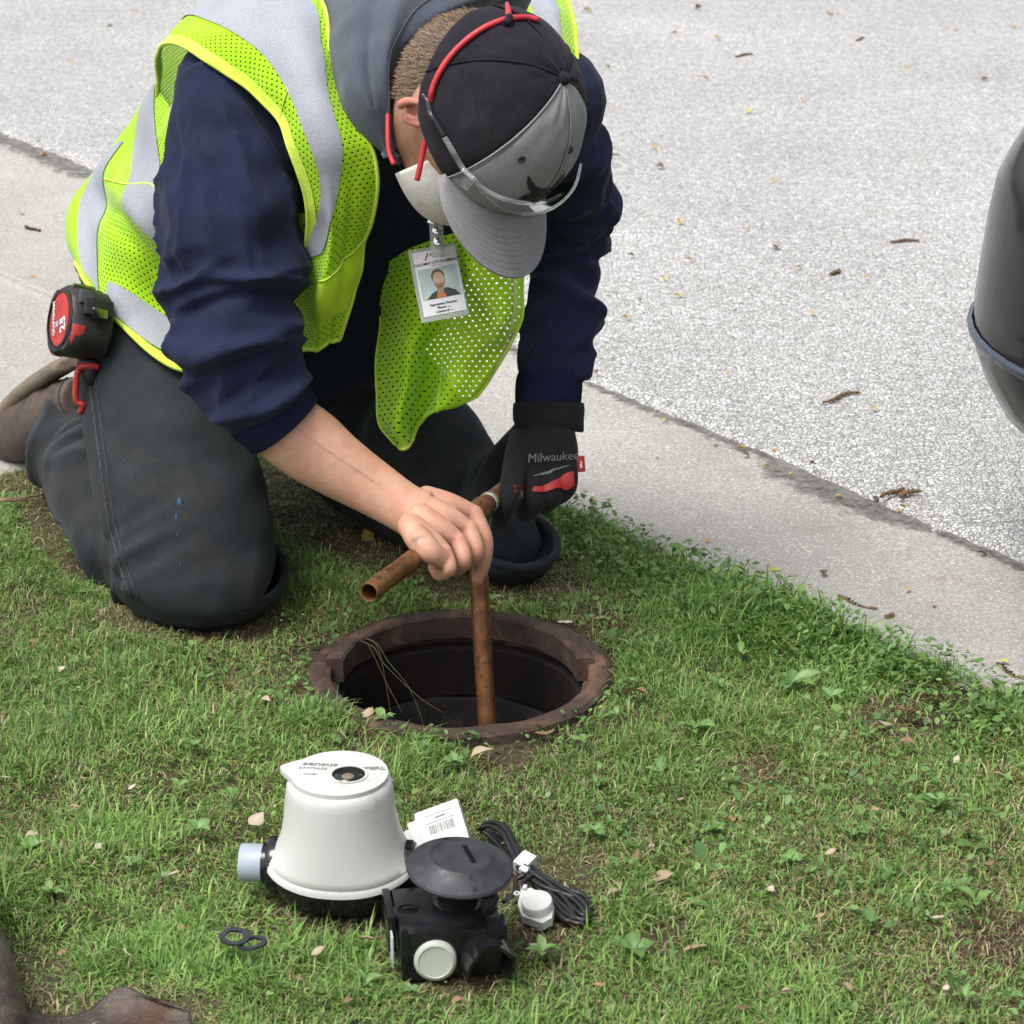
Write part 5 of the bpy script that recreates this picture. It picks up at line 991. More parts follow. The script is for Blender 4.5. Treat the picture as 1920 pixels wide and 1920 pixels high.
q = [P(694, 990, .47), P(688, 1006, .46), P(694, 1022, .455), P(686, 1040, .45), P(698, 1046, .45)]; Vy = crom(q, 24); Vy = np.stack([Vy-RT*.008, Vy+RT*.010+UP*.001], 1); o = link('pad_strap', mesh(Vy.reshape(-1, 3), grid_faces(24, 2)), M_YEL, k2); s = o.modifiers.new('s', 'SOLIDIFY'); s.thickness = .002
M_TAG = plain('pad_tag', (.05, .06, .075), .7, 0, .2, 90)
THI = limb([(290, 560, .52, 130, 150), (296, 640, .46, 138, 150), (292, 720, .395, 142, 150), (305, 800, .335, 146, 146)], 40, 40)
_b = MB(); _b.add(*torso([.165, .165, .158, .165, .175, .125, .08], [.115, .118, .112, .12, .112, .095, .075])); _b.add(*torso([.19, .185, .15, .10, .06, .04, .03], [.165, .15, .12, .08, .05, .04, .03])); _b.add(*THI); _b.add(*BEL); BODYB = BVHTree.FromPolygons([tuple(q) for q in np.vstack(_b.v)], [tuple(q) for q in _b.f])
_b.add(*limb(SLR[:3], 30, 40, cap=False)); BODYS = BVHTree.FromPolygons([tuple(q) for q in np.vstack(_b.v)], [tuple(q) for q in _b.f])
# ---------------------------------------------------------------- lime mesh vest
S_rows = [
 [(300, 235, .43), (330, 180, .50), (380, 110, .58), (440, 60, .64)],
 [(296, 150, .36), (330, 95, .42), (390, 20, .47), (445, -60, .52)],
 [(300, 88, .29), (350, 32, .325), (420, -25, .36), (485, -80, .40)],
 [(338, 84, .225), (398, 40, .215), (480, -10, .23), (565, -60, .29)],
 [(400, 122, .165), (460, 76, .145), (535, 32, .15), (602, 0, .20)],
 [(470, 170, .115), (520, 132, .095), (570, 106, .095), (616, 92, .13)],
 [(522, 232, .075), (560, 206, .055), (604, 188, .055), (645, 180, .085)],
 [(552, 310, .06), (592, 290, .035), (636, 266, .035), (678, 247, .06)],
 [(573, 400, .07), (612, 372, .04), (655, 336, .04), (700, 295, .06)],
 [(572, 470, .105), (615, 452, .06), (655, 432, .055), (699, 400, .075)],
 [(560, 560, .15), (600, 548, .10), (640, 524, .085), (686, 470, .095)],
 [(548, 612, .18), (588, 612, .135), (626, 597, .12), (663, 560, .12)],
 [(543, 650, .20), (583, 656, .16), (613, 651, .145), (638, 640, .145)]]
VS = Patch(S_rows); VS.sl = True; VS.push = lambda A, B: A > 2.2; VS.gap = .008
def wr_s(V, A, B): return .006*NZ(V, 13)+.0030*NZ2(V, 30)+.006*np.exp(-((B-1.1-.06*(A-8))/.22)**2)*smoothstep(7.2, 8.5, A)-.006*np.exp(-((B-2.1)/.25)**2)*smoothstep(7.5, 9, A)
vest = VS.build('vest', M_VEST, man, 150, 70, wr_s); vest['label'] = 'lime high-visibility mesh vest with silver reflective stripes'
VS.ribbon('reflective_stripe', [(1.4, .85, 2.55), (2.4, .95, 2.6), (3.4, .98, 2.6), (4.4, 1.02, 2.72), (5.4, .95, 2.5), (6.3, .9, 2.2), (7.2, .9, 2.0), (8.0, .6, 1.55), (8.6, .2, 1.1), (9.2, .0, .7)], M_SILV, vest, 110, 14, wr_s)
VS.line('binding', [(k, .0) for k in range(0, 13)], .0032, M_LIME, vest, 160, wr_s); VS.ribbon('edge_tape', [(0, 0, .22), (3, 0, .26), (6, 0, .32), (9, 0, .36)], M_LIME, vest, 90, 6, wr_s, .0012)
VS.line('binding', [(k, 3.0) for k in range(3, 13)], .0028, M_LIME, vest, 140, wr_s); VS.line('binding', [(12, k/2) for k in range(0, 7)], .003, M_LIME, vest, 60, wr_s)
VS.ribbon('pocket', [(9.75, .95, 2.9), (10.2, .95, 2.93), (10.7, 1.0, 2.95), (11.05, 1.35, 2.7)], M_LIMED, vest, 40, 16, wr_s, .0022)
VS.line('seam', [(9.72, .95), (9.7, 2.0), (9.68, 2.95)], .0012, M_LIME, vest, 40, wr_s, .002); VS.line('seam', [(5.9, .05), (5.7, .5), (5.5, 1.0)], .0011, M_LIME, vest, 30, wr_s, .001)
B_rows = [
 [(330, 110, .66), (268, 190, .52), (286, 160, .44), (302, 170, .38), (360, 290, .30), (470, 400, .22), (573, 400, .12)],
 [(230, 300, .72), (192, 296, .58), (225, 300, .475), (285, 345, .385), (370, 440, .31), (480, 480, .24), (572, 470, .15)],
 [(170, 390, .77), (139, 372, .63), (182, 400, .50), (250, 440, .40), (350, 520, .33), (470, 560, .27), (560, 560, .19)],
 [(150, 470, .80), (126, 440, .66), (172, 480, .515), (235, 520, .42), (335, 590, .345), (460, 620, .285), (548, 612, .215)],
 [(180, 545, .80), (140, 494, .68), (172, 545, .54), (222, 604, .44), (330, 690, .36), (450, 690, .30), (543, 650, .235)]]
VB = Patch(B_rows); VB.gap = .012
for i_ in range(5):
    for j_ in range(6, 0, -1):
        x_, y_, Y_ = B_rows[i_][j_]; h_ = BODYB.ray_cast(Vector(CAM), Vector(nrm(ray(x_, y_))), 9)
        if h_[0] is not None: Y_ = min(Y_, h_[0][1]-.022)
        elif j_ == 1: Y_ = min(Y_, VB.g[i_, 2][1]+.09)
        VB.g[i_, j_] = P(x_, y_, Y_)
    VB.g[i_, 0] = P(*B_rows[i_][0][:2], max(B_rows[i_][0][2], VB.g[i_, 1][1]+.10))
VB.push = lambda A, B: B > 1.0
def wr_b(V, A, B): return .006*NZ(V, 10)+.003*NZ2(V, 24)+.010*np.exp(-((A-1.3-.25*(B-2))/.25)**2)*smoothstep(1.0, 2.2, B)-.009*np.exp(-((A-1.8-.3*(B-2))/.22)**2)*smoothstep(1.2, 2.4, B)
VB.build('vest_panel', M_VEST, vest, 120, 120, wr_b)
VB.ribbon('reflective_stripe', [(.72, 1.5, 1.75), (1.0, 1.0, 1.75), (1.6, 1.25, 1.95), (2.2, 1.45, 2.15), (2.8, 1.5, 2.2), (3.4, 1.55, 2.3), (3.72, 1.65, 2.4)], M_SILV, vest, 80, 12, wr_b)
VB.ribbon('reflective_stripe', [(-.0, 1.75, 2.6), (.3, 1.85, 2.9), (.7, 2.15, 3.15), (1.1, 2.5, 3.4), (1.6, 2.75, 3.6)], M_SILV, vest, 50, 10, wr_b)
VB.ribbon('reflective_stripe', [(3.30, 2.65, 3.93, 2.72), (3.22, 3.1, 3.9, 3.2), (3.2, 3.7, 3.85, 3.75), (3.2, 4.3, 3.85, 4.3)], M_SILV, vest, 50, 12, wr_b, .0035)
VB.line('binding', [(4, k/2) for k in range(0, 13)], .0036, M_LIME, vest, 120, wr_b); VB.ribbon('edge_tape', [(3.88, 0.2, 4.0, .2), (3.88, 2, 4.0, 2), (3.88, 4, 4.0, 4), (3.88, 6, 4, 6)], M_LIME, vest, 90, 4, wr_b, .0014)
VB.line('seam', [(1.35, 1.95), (1.25, 2.5), (1.0, 3.0), (.95, 3.4)], .0012, M_LIME, vest, 40, wr_b, .001)
L_rows = [
 [(690, 520, .33), (765, 470, .27), (840, 440, .23), (900, 430, .20), (940, 440, .20), (976, 445, .24)],
 [(712, 600, .315), (770, 585, .26), (830, 560, .24), (890, 530, .205), (946, 525, .195), (976, 515, .235)],
 [(706, 670, .305), (762, 660, .25), (818, 640, .265), (880, 620, .235), (946, 606, .20), (977, 590, .235)],
 [(708, 735, .295), (758, 730, .245), (800, 722, .275), (850, 695, .245), (912, 672, .24), (957, 645, .235)],
 [(712, 795, .29), (746, 795, .245), (778, 786, .28), (820, 766, .25), (870, 750, .25), (915, 712, .25)],
 [(738, 832, .28), (758, 840, .25), (774, 822, .275), (800, 778, .265), (850, 760, .255), (893, 742, .255)]]
VL = Patch(L_rows); VL.planar = True; VL.g = np.array([[P(x_, y_, Y_+.9*(Y_-np.mean([q[2] for q in r_]))-.055) for x_, y_, Y_ in r_] for r_ in L_rows])
def wr_l(V, A, B): return .004*NZ(V, 16)+.002*NZ2(V, 40)
VL.build('vest_panel', M_VEST, vest, 110, 110, wr_l)
VL.line('binding', [(5, k/2) for k in range(0, 11)], .0026, M_LIME, vest, 90, wr_l); VL.line('binding', [(k/2, 5) for k in range(0, 11)], .0026, M_LIME, vest, 90, wr_l); VL.line('binding', [(k/2, 0) for k in range(0, 11)], .002, M_LIME, vest, 90, wr_l)
VL.ribbon('edge_tape', [(4.82, .2, 5, .2), (4.82, 2, 5, 2), (4.82, 4, 5, 4), (4.82, 5, 5, 5)], M_LIME, vest, 70, 4, wr_l, .001); VL.ribbon('edge_tape', [(0, 4.35, 4.65), (1, 4.35, 4.62), (2, 4.35, 4.6), (2.8, 4.5, 4.7)], M_LIME, vest, 50, 4, wr_l, .001)
VL.ribbon('reflective_stripe', [(2.55, 4.72, 5.0), (3.0, 4.75, 5), (3.5, 4.8, 5), (4.0, 4.9, 5)], M_SILV, vest, 30, 4, wr_l, .0015)
for p_ in ([(.6, .1), (2, 1.2), (3, 1.7), (4, 1.85), (5, 1.95)], [(.4, 3.0), (1.6, 3.6), (2.4, 4.3)], [(1.6, 2.1), (3, 2.55), (4, 3.0), (4.8, 3.4)]): VL.line('seam', p_, .0009, M_LIME, vest, 50, wr_l, .0008)
LS = Patch([[(930, -90, .55), (985, -85, .53), (1030, -70, .52)], [(950, -30, .44), (1010, -30, .40), (1060, -15, .40)], [(975, 40, .34), (1035, 40, .295), (1079, 70, .31)], [(990, 130, .27), (1040, 140, .235), (1080, 135, .27)], [(985, 280, .22), (1025, 290, .195), (1058, 280, .23)], [(940, 440, .20), (960, 445, .20), (978, 445, .23)]])
LS.build('vest_panel', M_VEST, vest, 60, 24, wr_l); LS.ribbon('reflective_stripe', [(0, .5, 1.45), (1, .5, 1.4), (2, .5, 1.3), (3, .5, 1.4), (4, .5, 1.4)], M_SILV, vest, 40, 8, wr_l); LS.line('binding', [(k/2, 2) for k in range(0, 9)], .003, M_LIME, vest, 60, wr_l)
# back of the vest
q = crom(np.column_stack([spine, lat, [.175, .178, .175, .18, .185, .145, .09], [.14, .138, .132, .14, .135, .115, .10]]), 60)[4:54]; C_, La = q[:, :3], nrm(q[:, 3:6]); T = nrm(np.gradient(C_, axis=0)); La = nrm(La-T*(La*T).sum(1)[:, None]); Fr = np.cross(T, La)
if (Fr[25]@np.array([.5, -.8, 0])) > 0: Fr = -Fr
th = np.linspace(radians(-5), radians(112), 50); Vb = C_[:, None]+La[:, None]*(q[:, 6:7]*np.cos(th))[..., None]+Fr[:, None]*(q[:, 7:8]*np.sin(th))[..., None]
Vb = Vb+.004*NZ(Vb, 10)[..., None]; uvb = np.stack(np.meshgrid(np.linspace(0, .5, 50), np.linspace(0, .55, 50)), -1)
link('vest_back', mesh(Vb.reshape(-1, 3), grid_faces(50, 50), uvb.reshape(-1, 2)), M_VEST, vest)
# ---------------------------------------------------------------- hood
HP = Patch([
 [(585, -70, .33), (700, -100, .31), (850, -95, .27), (990, -45, .22), (1000, -12, .25), (985, 20, .28)],
 [(596, 0, .22), (668, -10, .165), (745, -10, .14), (830, 20, .13), (835, 38, .16), (820, 55, .21)],
 [(606, 80, .15), (655, 65, .095), (710, 65, .075), (768, 75, .085), (775, 88, .12), (772, 100, .17)],
 [(622, 150, .105), (660, 140, .06), (700, 130, .05), (735, 120, .065), (745, 130, .10), (748, 140, .15)],
 [(652, 215, .07), (680, 200, .04), (704, 188, .035), (722, 178, .055), (734, 185, .085), (740, 190, .13)],
 [(700, 272, .05), (708, 252, .035), (716, 238, .033), (724, 230, .05), (734, 232, .075), (742, 236, .115)],
 [(748, 312, .05), (742, 300, .035), (738, 290, .035), (736, 280, .05), (742, 280, .07), (750, 282, .10)]])
def wr_h(V, A, B): return .005*NZ(V, 15)+.0025*NZ2(V, 34)+.011*np.exp(-((B-2.1-.12*A)/.22)**2)-.008*np.exp(-((B-1.4-.1*A)/.25)**2)
hp = HP.build('hood', M_HOOD, hood_, 100, 90, wr_h); s = hp.modifiers.new('s', 'SOLIDIFY'); s.thickness = .005; s.offset = -1
HP.line('hem_seam', [(k/2, 2.55) for k in range(0, 13)], .0010, M_HOOD, hp, 80, wr_h, .0005)
# ---------------------------------------------------------------- cap
CZ, CRX, CRY, CRZ = .018, .1010, .1225, .123
def cap_pt(az, el, off=0.0):      # az from his right (0) to front (90 deg); el 0 band, 90 top
    az, el = np.broadcast_arrays(az, el); e = np.cos(el)**.92
    return H0(np.stack([(CRX+off)*e*np.cos(az), (CRY+off)*e*np.sin(az), CZ+(CRZ+off)*np.sin(el)], -1))
def H0(l): return HC+l@np.stack([hR, hF, hU], 0)
capo = empty('cap', HC); capo.parent = man; capo.matrix_parent_inverse = world_matrix(man).inverted()
for k in range(6):
    az0, az1 = radians(38+60*k), radians(98+60*k); front = k in (0, 1)
    A, E = np.meshgrid(np.linspace(az0, az1, 30), np.linspace(0, 1, 46), indexing='ij'); lo_ = np.where(np.sin(A) < 0, radians(-8)+radians(34)*(-np.sin(A))**1.3, radians(-8)); E = lo_+(radians(90)-lo_)*E
    u = (A-az0)/(az1-az0); dip = -.0016*np.exp(-(u/.03)**2)-.0016*np.exp(-((1-u)/.03)**2)+.0012*np.sin(pi*u)
    V_ = cap_pt(A, E, dip+.0012*NZ(np.stack([A*5, E*5, A*0+k], -1), 1.0)); uv_ = np.stack([A*.1, E*.11], -1)
    o = link('crown_panel', mesh(V_.reshape(-1, 3), grid_faces(30, 46), uv_.reshape(-1, 2)), M_CAPG if front else M_CAPK, capo); s = o.modifiers.new('s', 'SOLIDIFY'); s.thickness = .0015; s.offset = -1
    mb = MB(); e_ = np.linspace(radians(-8)+(radians(34)*(-sin(az0))**1.3 if sin(az0) < 0 else 0), radians(86), 40); mb.tube(cap_pt(np.full(40, az0), e_, .0004), .0013, 6); mb.build('panel_seam', M_CAPK if not front or k == 0 and False else M_CAPG, capo)
    if front:
        for dz in (.035, -.035): 
            mb = MB(); edge = (az0+dz if k == 0 else az1-dz); mb.tube(cap_pt(np.full(40, edge), np.linspace(radians(0), radians(80), 40), .0006), .0005, 5); mb.build('stitching', plain('stitch', (.10, .10, .10), .9), capo); break
mb = MB(); mb.lathe([(.0085, -.003), (.0085, .001), (.0065, .0045), (.001, .006)], 20, frame(cap_pt(0, radians(90), 0), hR, hU)); mb.build('button', M_CAPK, capo)
# brim: curved sheet springing from the front of the band
nb = 50; th = np.linspace(radians(35), radians(152), nb); rr_ = np.linspace(0, 1, 26); 
inner = np.stack([(CRX+.001)*np.cos(th)*.995, (CRY+.001)*np.sin(th)*.995, np.full(nb, CZ-.004)], 1)
ext = .074*np.sin((th-radians(35))/(radians(117))*pi)**.30
bl_ = inner[:, None]+np.stack([.16*np.cos(th), .94+.06*np.sin(th), 0*th], 1)[:, None]*(ext[:, None]*rr_)[..., None]
bl_[..., 2] += -.42*np.abs(bl_[..., 0])**1.6-.012*rr_[None]*1.0+.010*(1-np.abs(np.cos(th)))[:, None]*.0

Vb_ = H0(bl_); o = link('brim', mesh(Vb_.reshape(-1, 3), grid_faces(nb, 26)), M_CAPG, capo); s = o.modifiers.new('s', 'SOLIDIFY'); s.thickness = .0032; s.offset = 0
M_BST = plain('brim_stitch', (.185, .185, .19), .9)
for r_ in (.3, .4, .5, .6, .7, .8, .88): mb = MB(); mb.tube(Vb_[1:-1, int(r_*25)]+hU*.0016, .0003, 5); mb.build('stitching', M_BST, o)
mb = MB(); mb.tube(Vb_[:, -1], .0021, 8); mb.build('brim_edge', M_CAPG, o)
def cap_hit(px, py, off=.001):
    d = ray(px, py); o_ = CAM-HC; M3 = np.stack([hR, hF, hU], 0); o_, d = M3@o_, M3@d; o_ = o_-np.array([0, 0, CZ]); r_ = np.array([CRX+off, CRY+off, CRZ+off]); o_, d = o_/r_, d/r_
    a, b, c = d@d, 2*o_@d, o_@o_-1; D_ = b*b-4*a*c
    t = (-b-sqrt(max(D_, 0)))/(2*a); return CAM+ray(px, py)*t
_cv, _cf = [], []
for o_ in capo.children:
    if o_.name.startswith('crown_panel'):
        k_ = len(_cv); _cv += [tuple(q.co) for q in o_.data.vertices]; _cf += [tuple(i_+k_ for i_ in p.vertices) for p in o_.data.polygons]
BC = BVHTree.FromPolygons(_cv, _cf); cap_ell = cap_hit
def cap_hit(px, py, off=.001):
    h_ = BC.ray_cast(Vector(CAM), Vector(nrm(ray(px, py))), 9)
    if h_[0] is None: return cap_ell(px, py, off)
    n_ = np.array(h_[1]); n_ = n_ if n_@ray(px, py) < 0 else -n_; return np.array(h_[0])+n_*off
def cap_normal(p): l = Hl(p)-np.array([0, 0, CZ]); l = l/np.array([CRX, CRY, CRZ])**2; return nrm(hR*l[0]+hF*l[1]+hU*l[2])
M_EYE = plain('eyelet', (.03, .028, .027), .6); M_LOGO = plain('logo_black', (.014, .014, .015), .8)
for px, py in ((978, 298), (1069, 281)):
    p = cap_hit(px, py, .0006); mb = MB(); mb.lathe([(.0044, .0002), (.0044, .0014), (.0022, .0014), (.0018, .0004), (.0003, .0002)], 16, frame(p, hR, cap_normal(p))); mb.build('eyelet', M_EYE, capo)
def on_cap(poly, name, mat, off=.0018):
    c_ = np.mean(poly, 0); pts = [cap_hit(x, y, off) for x, y in poly]; pc = cap_hit(*c_, off); n_ = len(pts); mb = MB(); mb.add(np.vstack([pts]), [tuple(range(n_))])
    me = bpy.data.meshes.new(name); bm = bmesh.new(); vs_ = [bm.verts.new(p) for p in pts]; fc = bm.faces.new(vs_); bmesh.ops.triangulate(bm, faces=[fc]); bm.to_mesh(me); bm.free(); return link(name, me, mat, capo, False)
# ---------------------------------------------------------------- face mask and its red straps
th = np.linspace(radians(12), radians(168), 40); ph = np.linspace(radians(-72), radians(62), 36); TH, PH = np.meshgrid(th, ph, indexing='ij')
ml = np.stack([.064*np.cos(TH)*np.cos(PH)**.8, .048+.066*np.sin(TH)*np.cos(PH)**.75, -.060+.064*np.sin(PH)], -1); ml[..., 1] -= .02*(np.cos(TH)**2)
mk = link('face_mask', mesh(H0(ml).reshape(-1, 3), grid_faces(40, 36)), M_MASK, man); s = mk.modifiers.new('s', 'SOLIDIFY'); s.thickness = .003
mb = MB(); mb.tube(H0(ml)[:, -1], .0020, 8); mb.build('mask_edge', M_MASK, mk); mb = MB(); mb.tube(H0(ml)[20, :]+hF*.0005, .0009, 6); mb.build('mask_seam', M_MASK, mk)
def band(path, r, name, parent, n=80, flat=1.0):
    q = crom(np.array(path), n); mb = MB(); mb.tube(q, r, 8); return mb.build(name, M_RED, parent)
strap1 = [cap_hit(x, y, .0035) for x, y in ((812, 178), (815, 165), (826, 140), (845, 110), (872, 82), (905, 58), (940, 43), (965, 38), (990, 37), (1008, 42))]
low = [P(782, 338, -.06), P(790, 300, -.06), P(800, 250, -.06), P(806, 212, -.058)]
band(low+strap1, .0034, 'strap', mk); band([P(738, 308, .01), P(729, 280, .02), P(727, 230, .035), P(729, 170, .06), P(740, 130, .10)], .003, 'strap', mk)
mb = MB(); mb.tube([cap_hit(952, 44, .004), cap_hit(951, 34, .008), cap_hit(953, 20, .010)], [.003, .0036, .0022], 8, 10); mb.build('strap_knot', M_RED, mk)
mb = MB(); mb.tube([cap_hit(948, 50, .004), cap_hit(954, 40, .007)], .0046, 8, 6); mb.build('strap_clip', M_CAPK, mk)
# ---------------------------------------------------------------- work glove on the left hand
gl = MB()
chain(gl, [P(1029, 768, .262), P(1027, 800, .25), P(1020, 830, .24)], [.033, .034, .034], 24)
GMC = [P(962, 888, .168), P(1000, 898, .185), P(1034, 890, .185), P(1064, 874, .195)]; gp0 = [P(985, 815, .255), P(1008, 812, .238), P(1030, 812, .232), P(1050, 815, .236)]
for a, b in zip(gp0, GMC): chain(gl, [a, (a+b)/2-FW*.006, b], [.021, .0195, .0155], 14)
chain(gl, [P(1000, 850, .25), P(1020, 870, .235), P(1045, 860, .235)], [.026, .026, .022], 14)
for fp, fr in (([(962, 888, .165), (952, 936, .130), (936, 976, .150), (932, 985, .195)], (.0155, .0145, .0135, .012)), ([(1000, 900, .178), (1000, 942, .158), (985, 962, .19), (972, 948, .225)], (.0155, .0145, .0135, .012)), ([(1034, 892, .182), (1034, 930, .168), (1016, 948, .205), (1004, 932, .24)], (.015, .014, .013, .0118)), ([(1064, 876, .19), (1064, 912, .178), (1046, 930, .21), (1036, 916, .245)], (.0142, .013, .012, .011))): chain(gl, [P(*q) for q in fp], list(fr), 14)
chain(gl, [P(985, 820, .255), P(945, 862, .275), P(918, 902, .268), P(898, 938, .250)], [.023, .0225, .020, .0165], 16)
gme = remesh(gl, .0028, 3); glove = link('glove', gme, M_GLOVE, man); BG = bvh_of(gme)
gx_, gy_ = pxof(mco(gme)); cuffc = [(1029, 757, .266, 62, 54), (1029, 772, .262, 63, 54), (1029, 790, .258, 62, 54), (1028, 803, .255, 58, 50)]
V_, F_ = limb(cuffc, 20, 60, lambda arc, th, V: .0012*NZ(V, 60), 2.3, cap=False); o = link('wrist_strap', mesh(V_, F_), M_GLOVE, glove); s = o.modifiers.new('s', 'SOLIDIFY'); s.thickness = .003
mb = MB(); mb.box((0, 0, 0), (.0045, .017, .016), frame(P(1088, 786, .245), RT, -FW), .002); mb.build('strap_tab', M_GLOVE, glove, auto=40)
def decal(bv, rows, name, mat, parent, n=24, m=8, off=.0014):
    """a strip laid on a surface: rows of (x0,y0,x1,y1)"""
    e = crom(np.array(rows, float), n); f_ = np.linspace(0, 1, m); V = np.zeros((n, m, 3)); ok = True; last = None
    for i in range(n):
        for j in range(m):
            p = hit(bv, e[i, 0]+(e[i, 2]-e[i, 0])*f_[j], e[i, 1]+(e[i, 3]-e[i, 1])*f_[j], off)
            if p is None: p = last if last is not None else P(e[i, 0], e[i, 1], .2)
            V[i, j] = p; last = p
    return link(name, mesh(V.reshape(-1, 3), grid_faces(n, m)), mat, parent)
decal(BC, [(989, 328, 991, 329), (988, 345, 999, 341), (997, 361, 1007, 349), (1020, 370, 1021, 352), (1041, 362, 1035, 346), (1052, 344, 1047, 336), (1058, 322, 1056, 324)], 'bull_logo', M_LOGO, capo, 40, 6, .0016)
decal(BC, [(970, 373, 971, 375), (984, 363, 990, 378), (1004, 360, 1010, 381), (1020, 362, 1026, 377), (1036, 360, 1037, 366)], 'bull_logo', M_LOGO, capo, 24, 6, .0019)
M_REDK = plain('red_rubber', (.42, .02, .022), .55, 0, .1)
decal(BG, [(1000, 914, 998, 922), (1022, 910, 1020, 923), (1045, 898, 1044, 915), (1062, 888, 1062, 918), (1074, 884, 1076, 910)], 'knuckle_guard', M_REDK, glove, off=.0022)
def text_on(bv, s_, size, px, py, right, mat, parent, off=.0016, sx=1.0, bold=0.0, shear=0.0, name='lettering'):
    """lettering bent along the surface: depth taken from a smooth fit of hits under the line of text"""
    o = text_mesh(name, s_, size, np.eye(4), mat, parent, .0, sx=sx, bold=bold, shear=shear, tri=True); me = o.data; v = mco(me); m_ = mpp(hit(bv, px, py)); rx_, ry_ = right
    sx_, sy_, dd_ = [], [], []
    for x in np.linspace(v[:, 0].min(), v[:, 0].max(), 15)/m_:
        for y in (v[:, 1].min()/m_, 0, v[:, 1].max()/m_):
            h_ = hit(bv, px+x*rx_+y*ry_, py+x*ry_-y*rx_)
            if h_ is not None: sx_.append(x); sy_.append(y); dd_.append((h_-CAM)@FW)
    sx_, sy_, dd_ = map(np.array, (sx_, sy_, dd_)); A_ = np.stack([np.ones_like(sx_), sx_, sx_**2, sy_], 1); cf = np.linalg.lstsq(A_, dd_, rcond=None)[0]; lift = max(0, (A_@cf-dd_).max()); lift = min(lift, .003)
    out = [CAM+ray(px+x*rx_+y*ry_, py+x*ry_-y*rx_)*(np.array([1, x, x*x, y])@cf-lift-off) for x, y in v[:, :2]/m_]
    setco(me, np.array(out)); return o
text_on(BG, 'Milwaukee', .0162, 1037, 857, (1, -.07), M_THREAD, glove, sx=.97, bold=.0, shear=.12)
text_on(BG, 'SMART', .0050, 974, 912, (1, -.02), M_REDK, glove); text_on(BG, 'SWIPE', .0050, 974, 920, (1, -.02), M_REDK, glove)
decal(BG, [(1000, 892, 1000, 893), (1030, 883, 1032, 888), (1034, 880, 1036, 884), (1068, 872, 1068, 873)], 'bolt_print', M_THREAD, glove, off=.001)
mb = MB(); mb.box((0, 0, 0), (.0055, .0105, .0012), frame(P(1089, 870, .19), RT+.08*UP, -FW+.3*RT), .0008); tb = mb.build('side_tag', M_REDK, glove)
mb = MB(); mb.prism([(-.001, -.006), (.0016, -.004), (.0006, .0005), (.002, .001), (-.001, .006), (-.0004, .001), (-.002, 0)], .0013, .0015, frame(P(1089, 870, .19), RT+.08*UP, -FW+.3*RT)); mb.build('tag_bolt', plain('white_print', (.7, .7, .7), .7), tb, False)
# ================================================================ SAFETY GLASSES pushed up on the cap
m = Mat('clear_plastic'); m.set(Base_Color=(.95, .97, .98), Roughness=.04, Transmission_Weight=.9, IOR=1.5); M_CLEAR = m.m
m = Mat('lens'); gs = m.n('BsdfGlossy'); gs.inputs['Roughness'].default_value = .05; tpn = m.n('BsdfTransparent'); lw = m.n('LayerWeight'); lw.inputs[0].default_value = .30; mx = m.n('MixShader'); q_ = m.math('ADD', m.math('MULTIPLY', lw.outputs['Fresnel'], .8), .05); m.l(q_, mx.inputs[0]); m.l(tpn.outputs[0], mx.inputs[1]); m.l(gs.outputs[0], mx.inputs[2]); m.l(mx.outputs[0], m.out.inputs[0]); M_LENS = m.m
gls = empty('safety_glasses', cap_hit(960, 340, .01)); tag(gls, 'clear wraparound safety glasses pushed up on the cap', 'safety glasses')
arc_px = [(889, 336), (905, 352), (930, 367), (960, 377), (995, 381), (1030, 376), (1058, 360), (1078, 334), (1088, 300)]
bot_px = [(892, 342), (912, 368), (938, 388), (965, 398), (995, 401), (1028, 394), (1058, 374), (1079, 346), (1089, 308)]
BB = BVHTree.FromPolygons([tuple(q) for q in Vb_.reshape(-1, 3)], [tuple(int(i_) for i_ in q) for q in grid_faces(nb, 26)])
def near_depth(px, py):
    ds = [(np.array(h_[0])-CAM)@FW for h_ in (bv_.ray_cast(Vector(CAM), Vector(nrm(ray(px, py))), 9) for bv_ in (BC, BB)) if h_[0] is not None]; return min(ds) if ds else None
def lens_curve(pts, lift):
    q = crom(np.array(pts, float), 60); dep = [near_depth(x_, y_) for x_, y_ in q]; ok = [i_ for i_ in range(60) if dep[i_] is not None]; t_ = np.arange(60)/59
    cf = np.polyfit(t_[ok], np.array([dep[i_] for i_ in ok]), 3); fit = np.polyval(cf, t_); fit -= max(0, max(fit[i_]-dep[i_] for i_ in ok))+lift
    return np.array([CAM+ray(x_, y_)*d_ for (x_, y_), d_ in zip(q, fit)])
tq, bq = lens_curve(arc_px, .004), lens_curve(bot_px, .006); f_ = np.linspace(0, 1, 8)
V_ = tq[:, None]*(1-f_)[None, :, None]+bq[:, None]*f_[None, :, None]; link('lens', mesh(V_.reshape(-1, 3), grid_faces(60, 8)), M_LENS, gls)
def cap_out(px, py, off): return cap_hit(px, py, off)
mb = MB(); mb.tube(tq, .0026, 10); mb.build('lens_rim', M_CLEAR, gls); mb = MB(); mb.tube(bq, .0020, 10); mb.build('lens_rim', M_CLEAR, gls)
mb = MB(); mb.tube([tq[0], cap_hit(872, 308, .009), cap_hit(855, 280, .008), cap_hit(840, 254, .008)], [.003, .0032, .0034, .0034], 10, 24); mb.build('temple_arm', M_CLEAR, gls)
mb = MB(); mb.tube([cap_hit(840, 254, .008), cap_hit(828, 232, .009), cap_hit(818, 214, .010), P(803, 192, -.062), P(792, 176, -.055)], [.0036, .0038, .0038, .0036, .003], 10, 24); mb.build('temple_tip', M_BLACKM, gls)
mb = MB(); mb.box((0, 0, 0), (.005, .009, .0035), frame(cap_hit(884, 332, .010), (1, 0, -.8), cap_normal(cap_hit(884, 332))), .0012); mb.build('hinge', M_CLEAR, gls, auto=40)
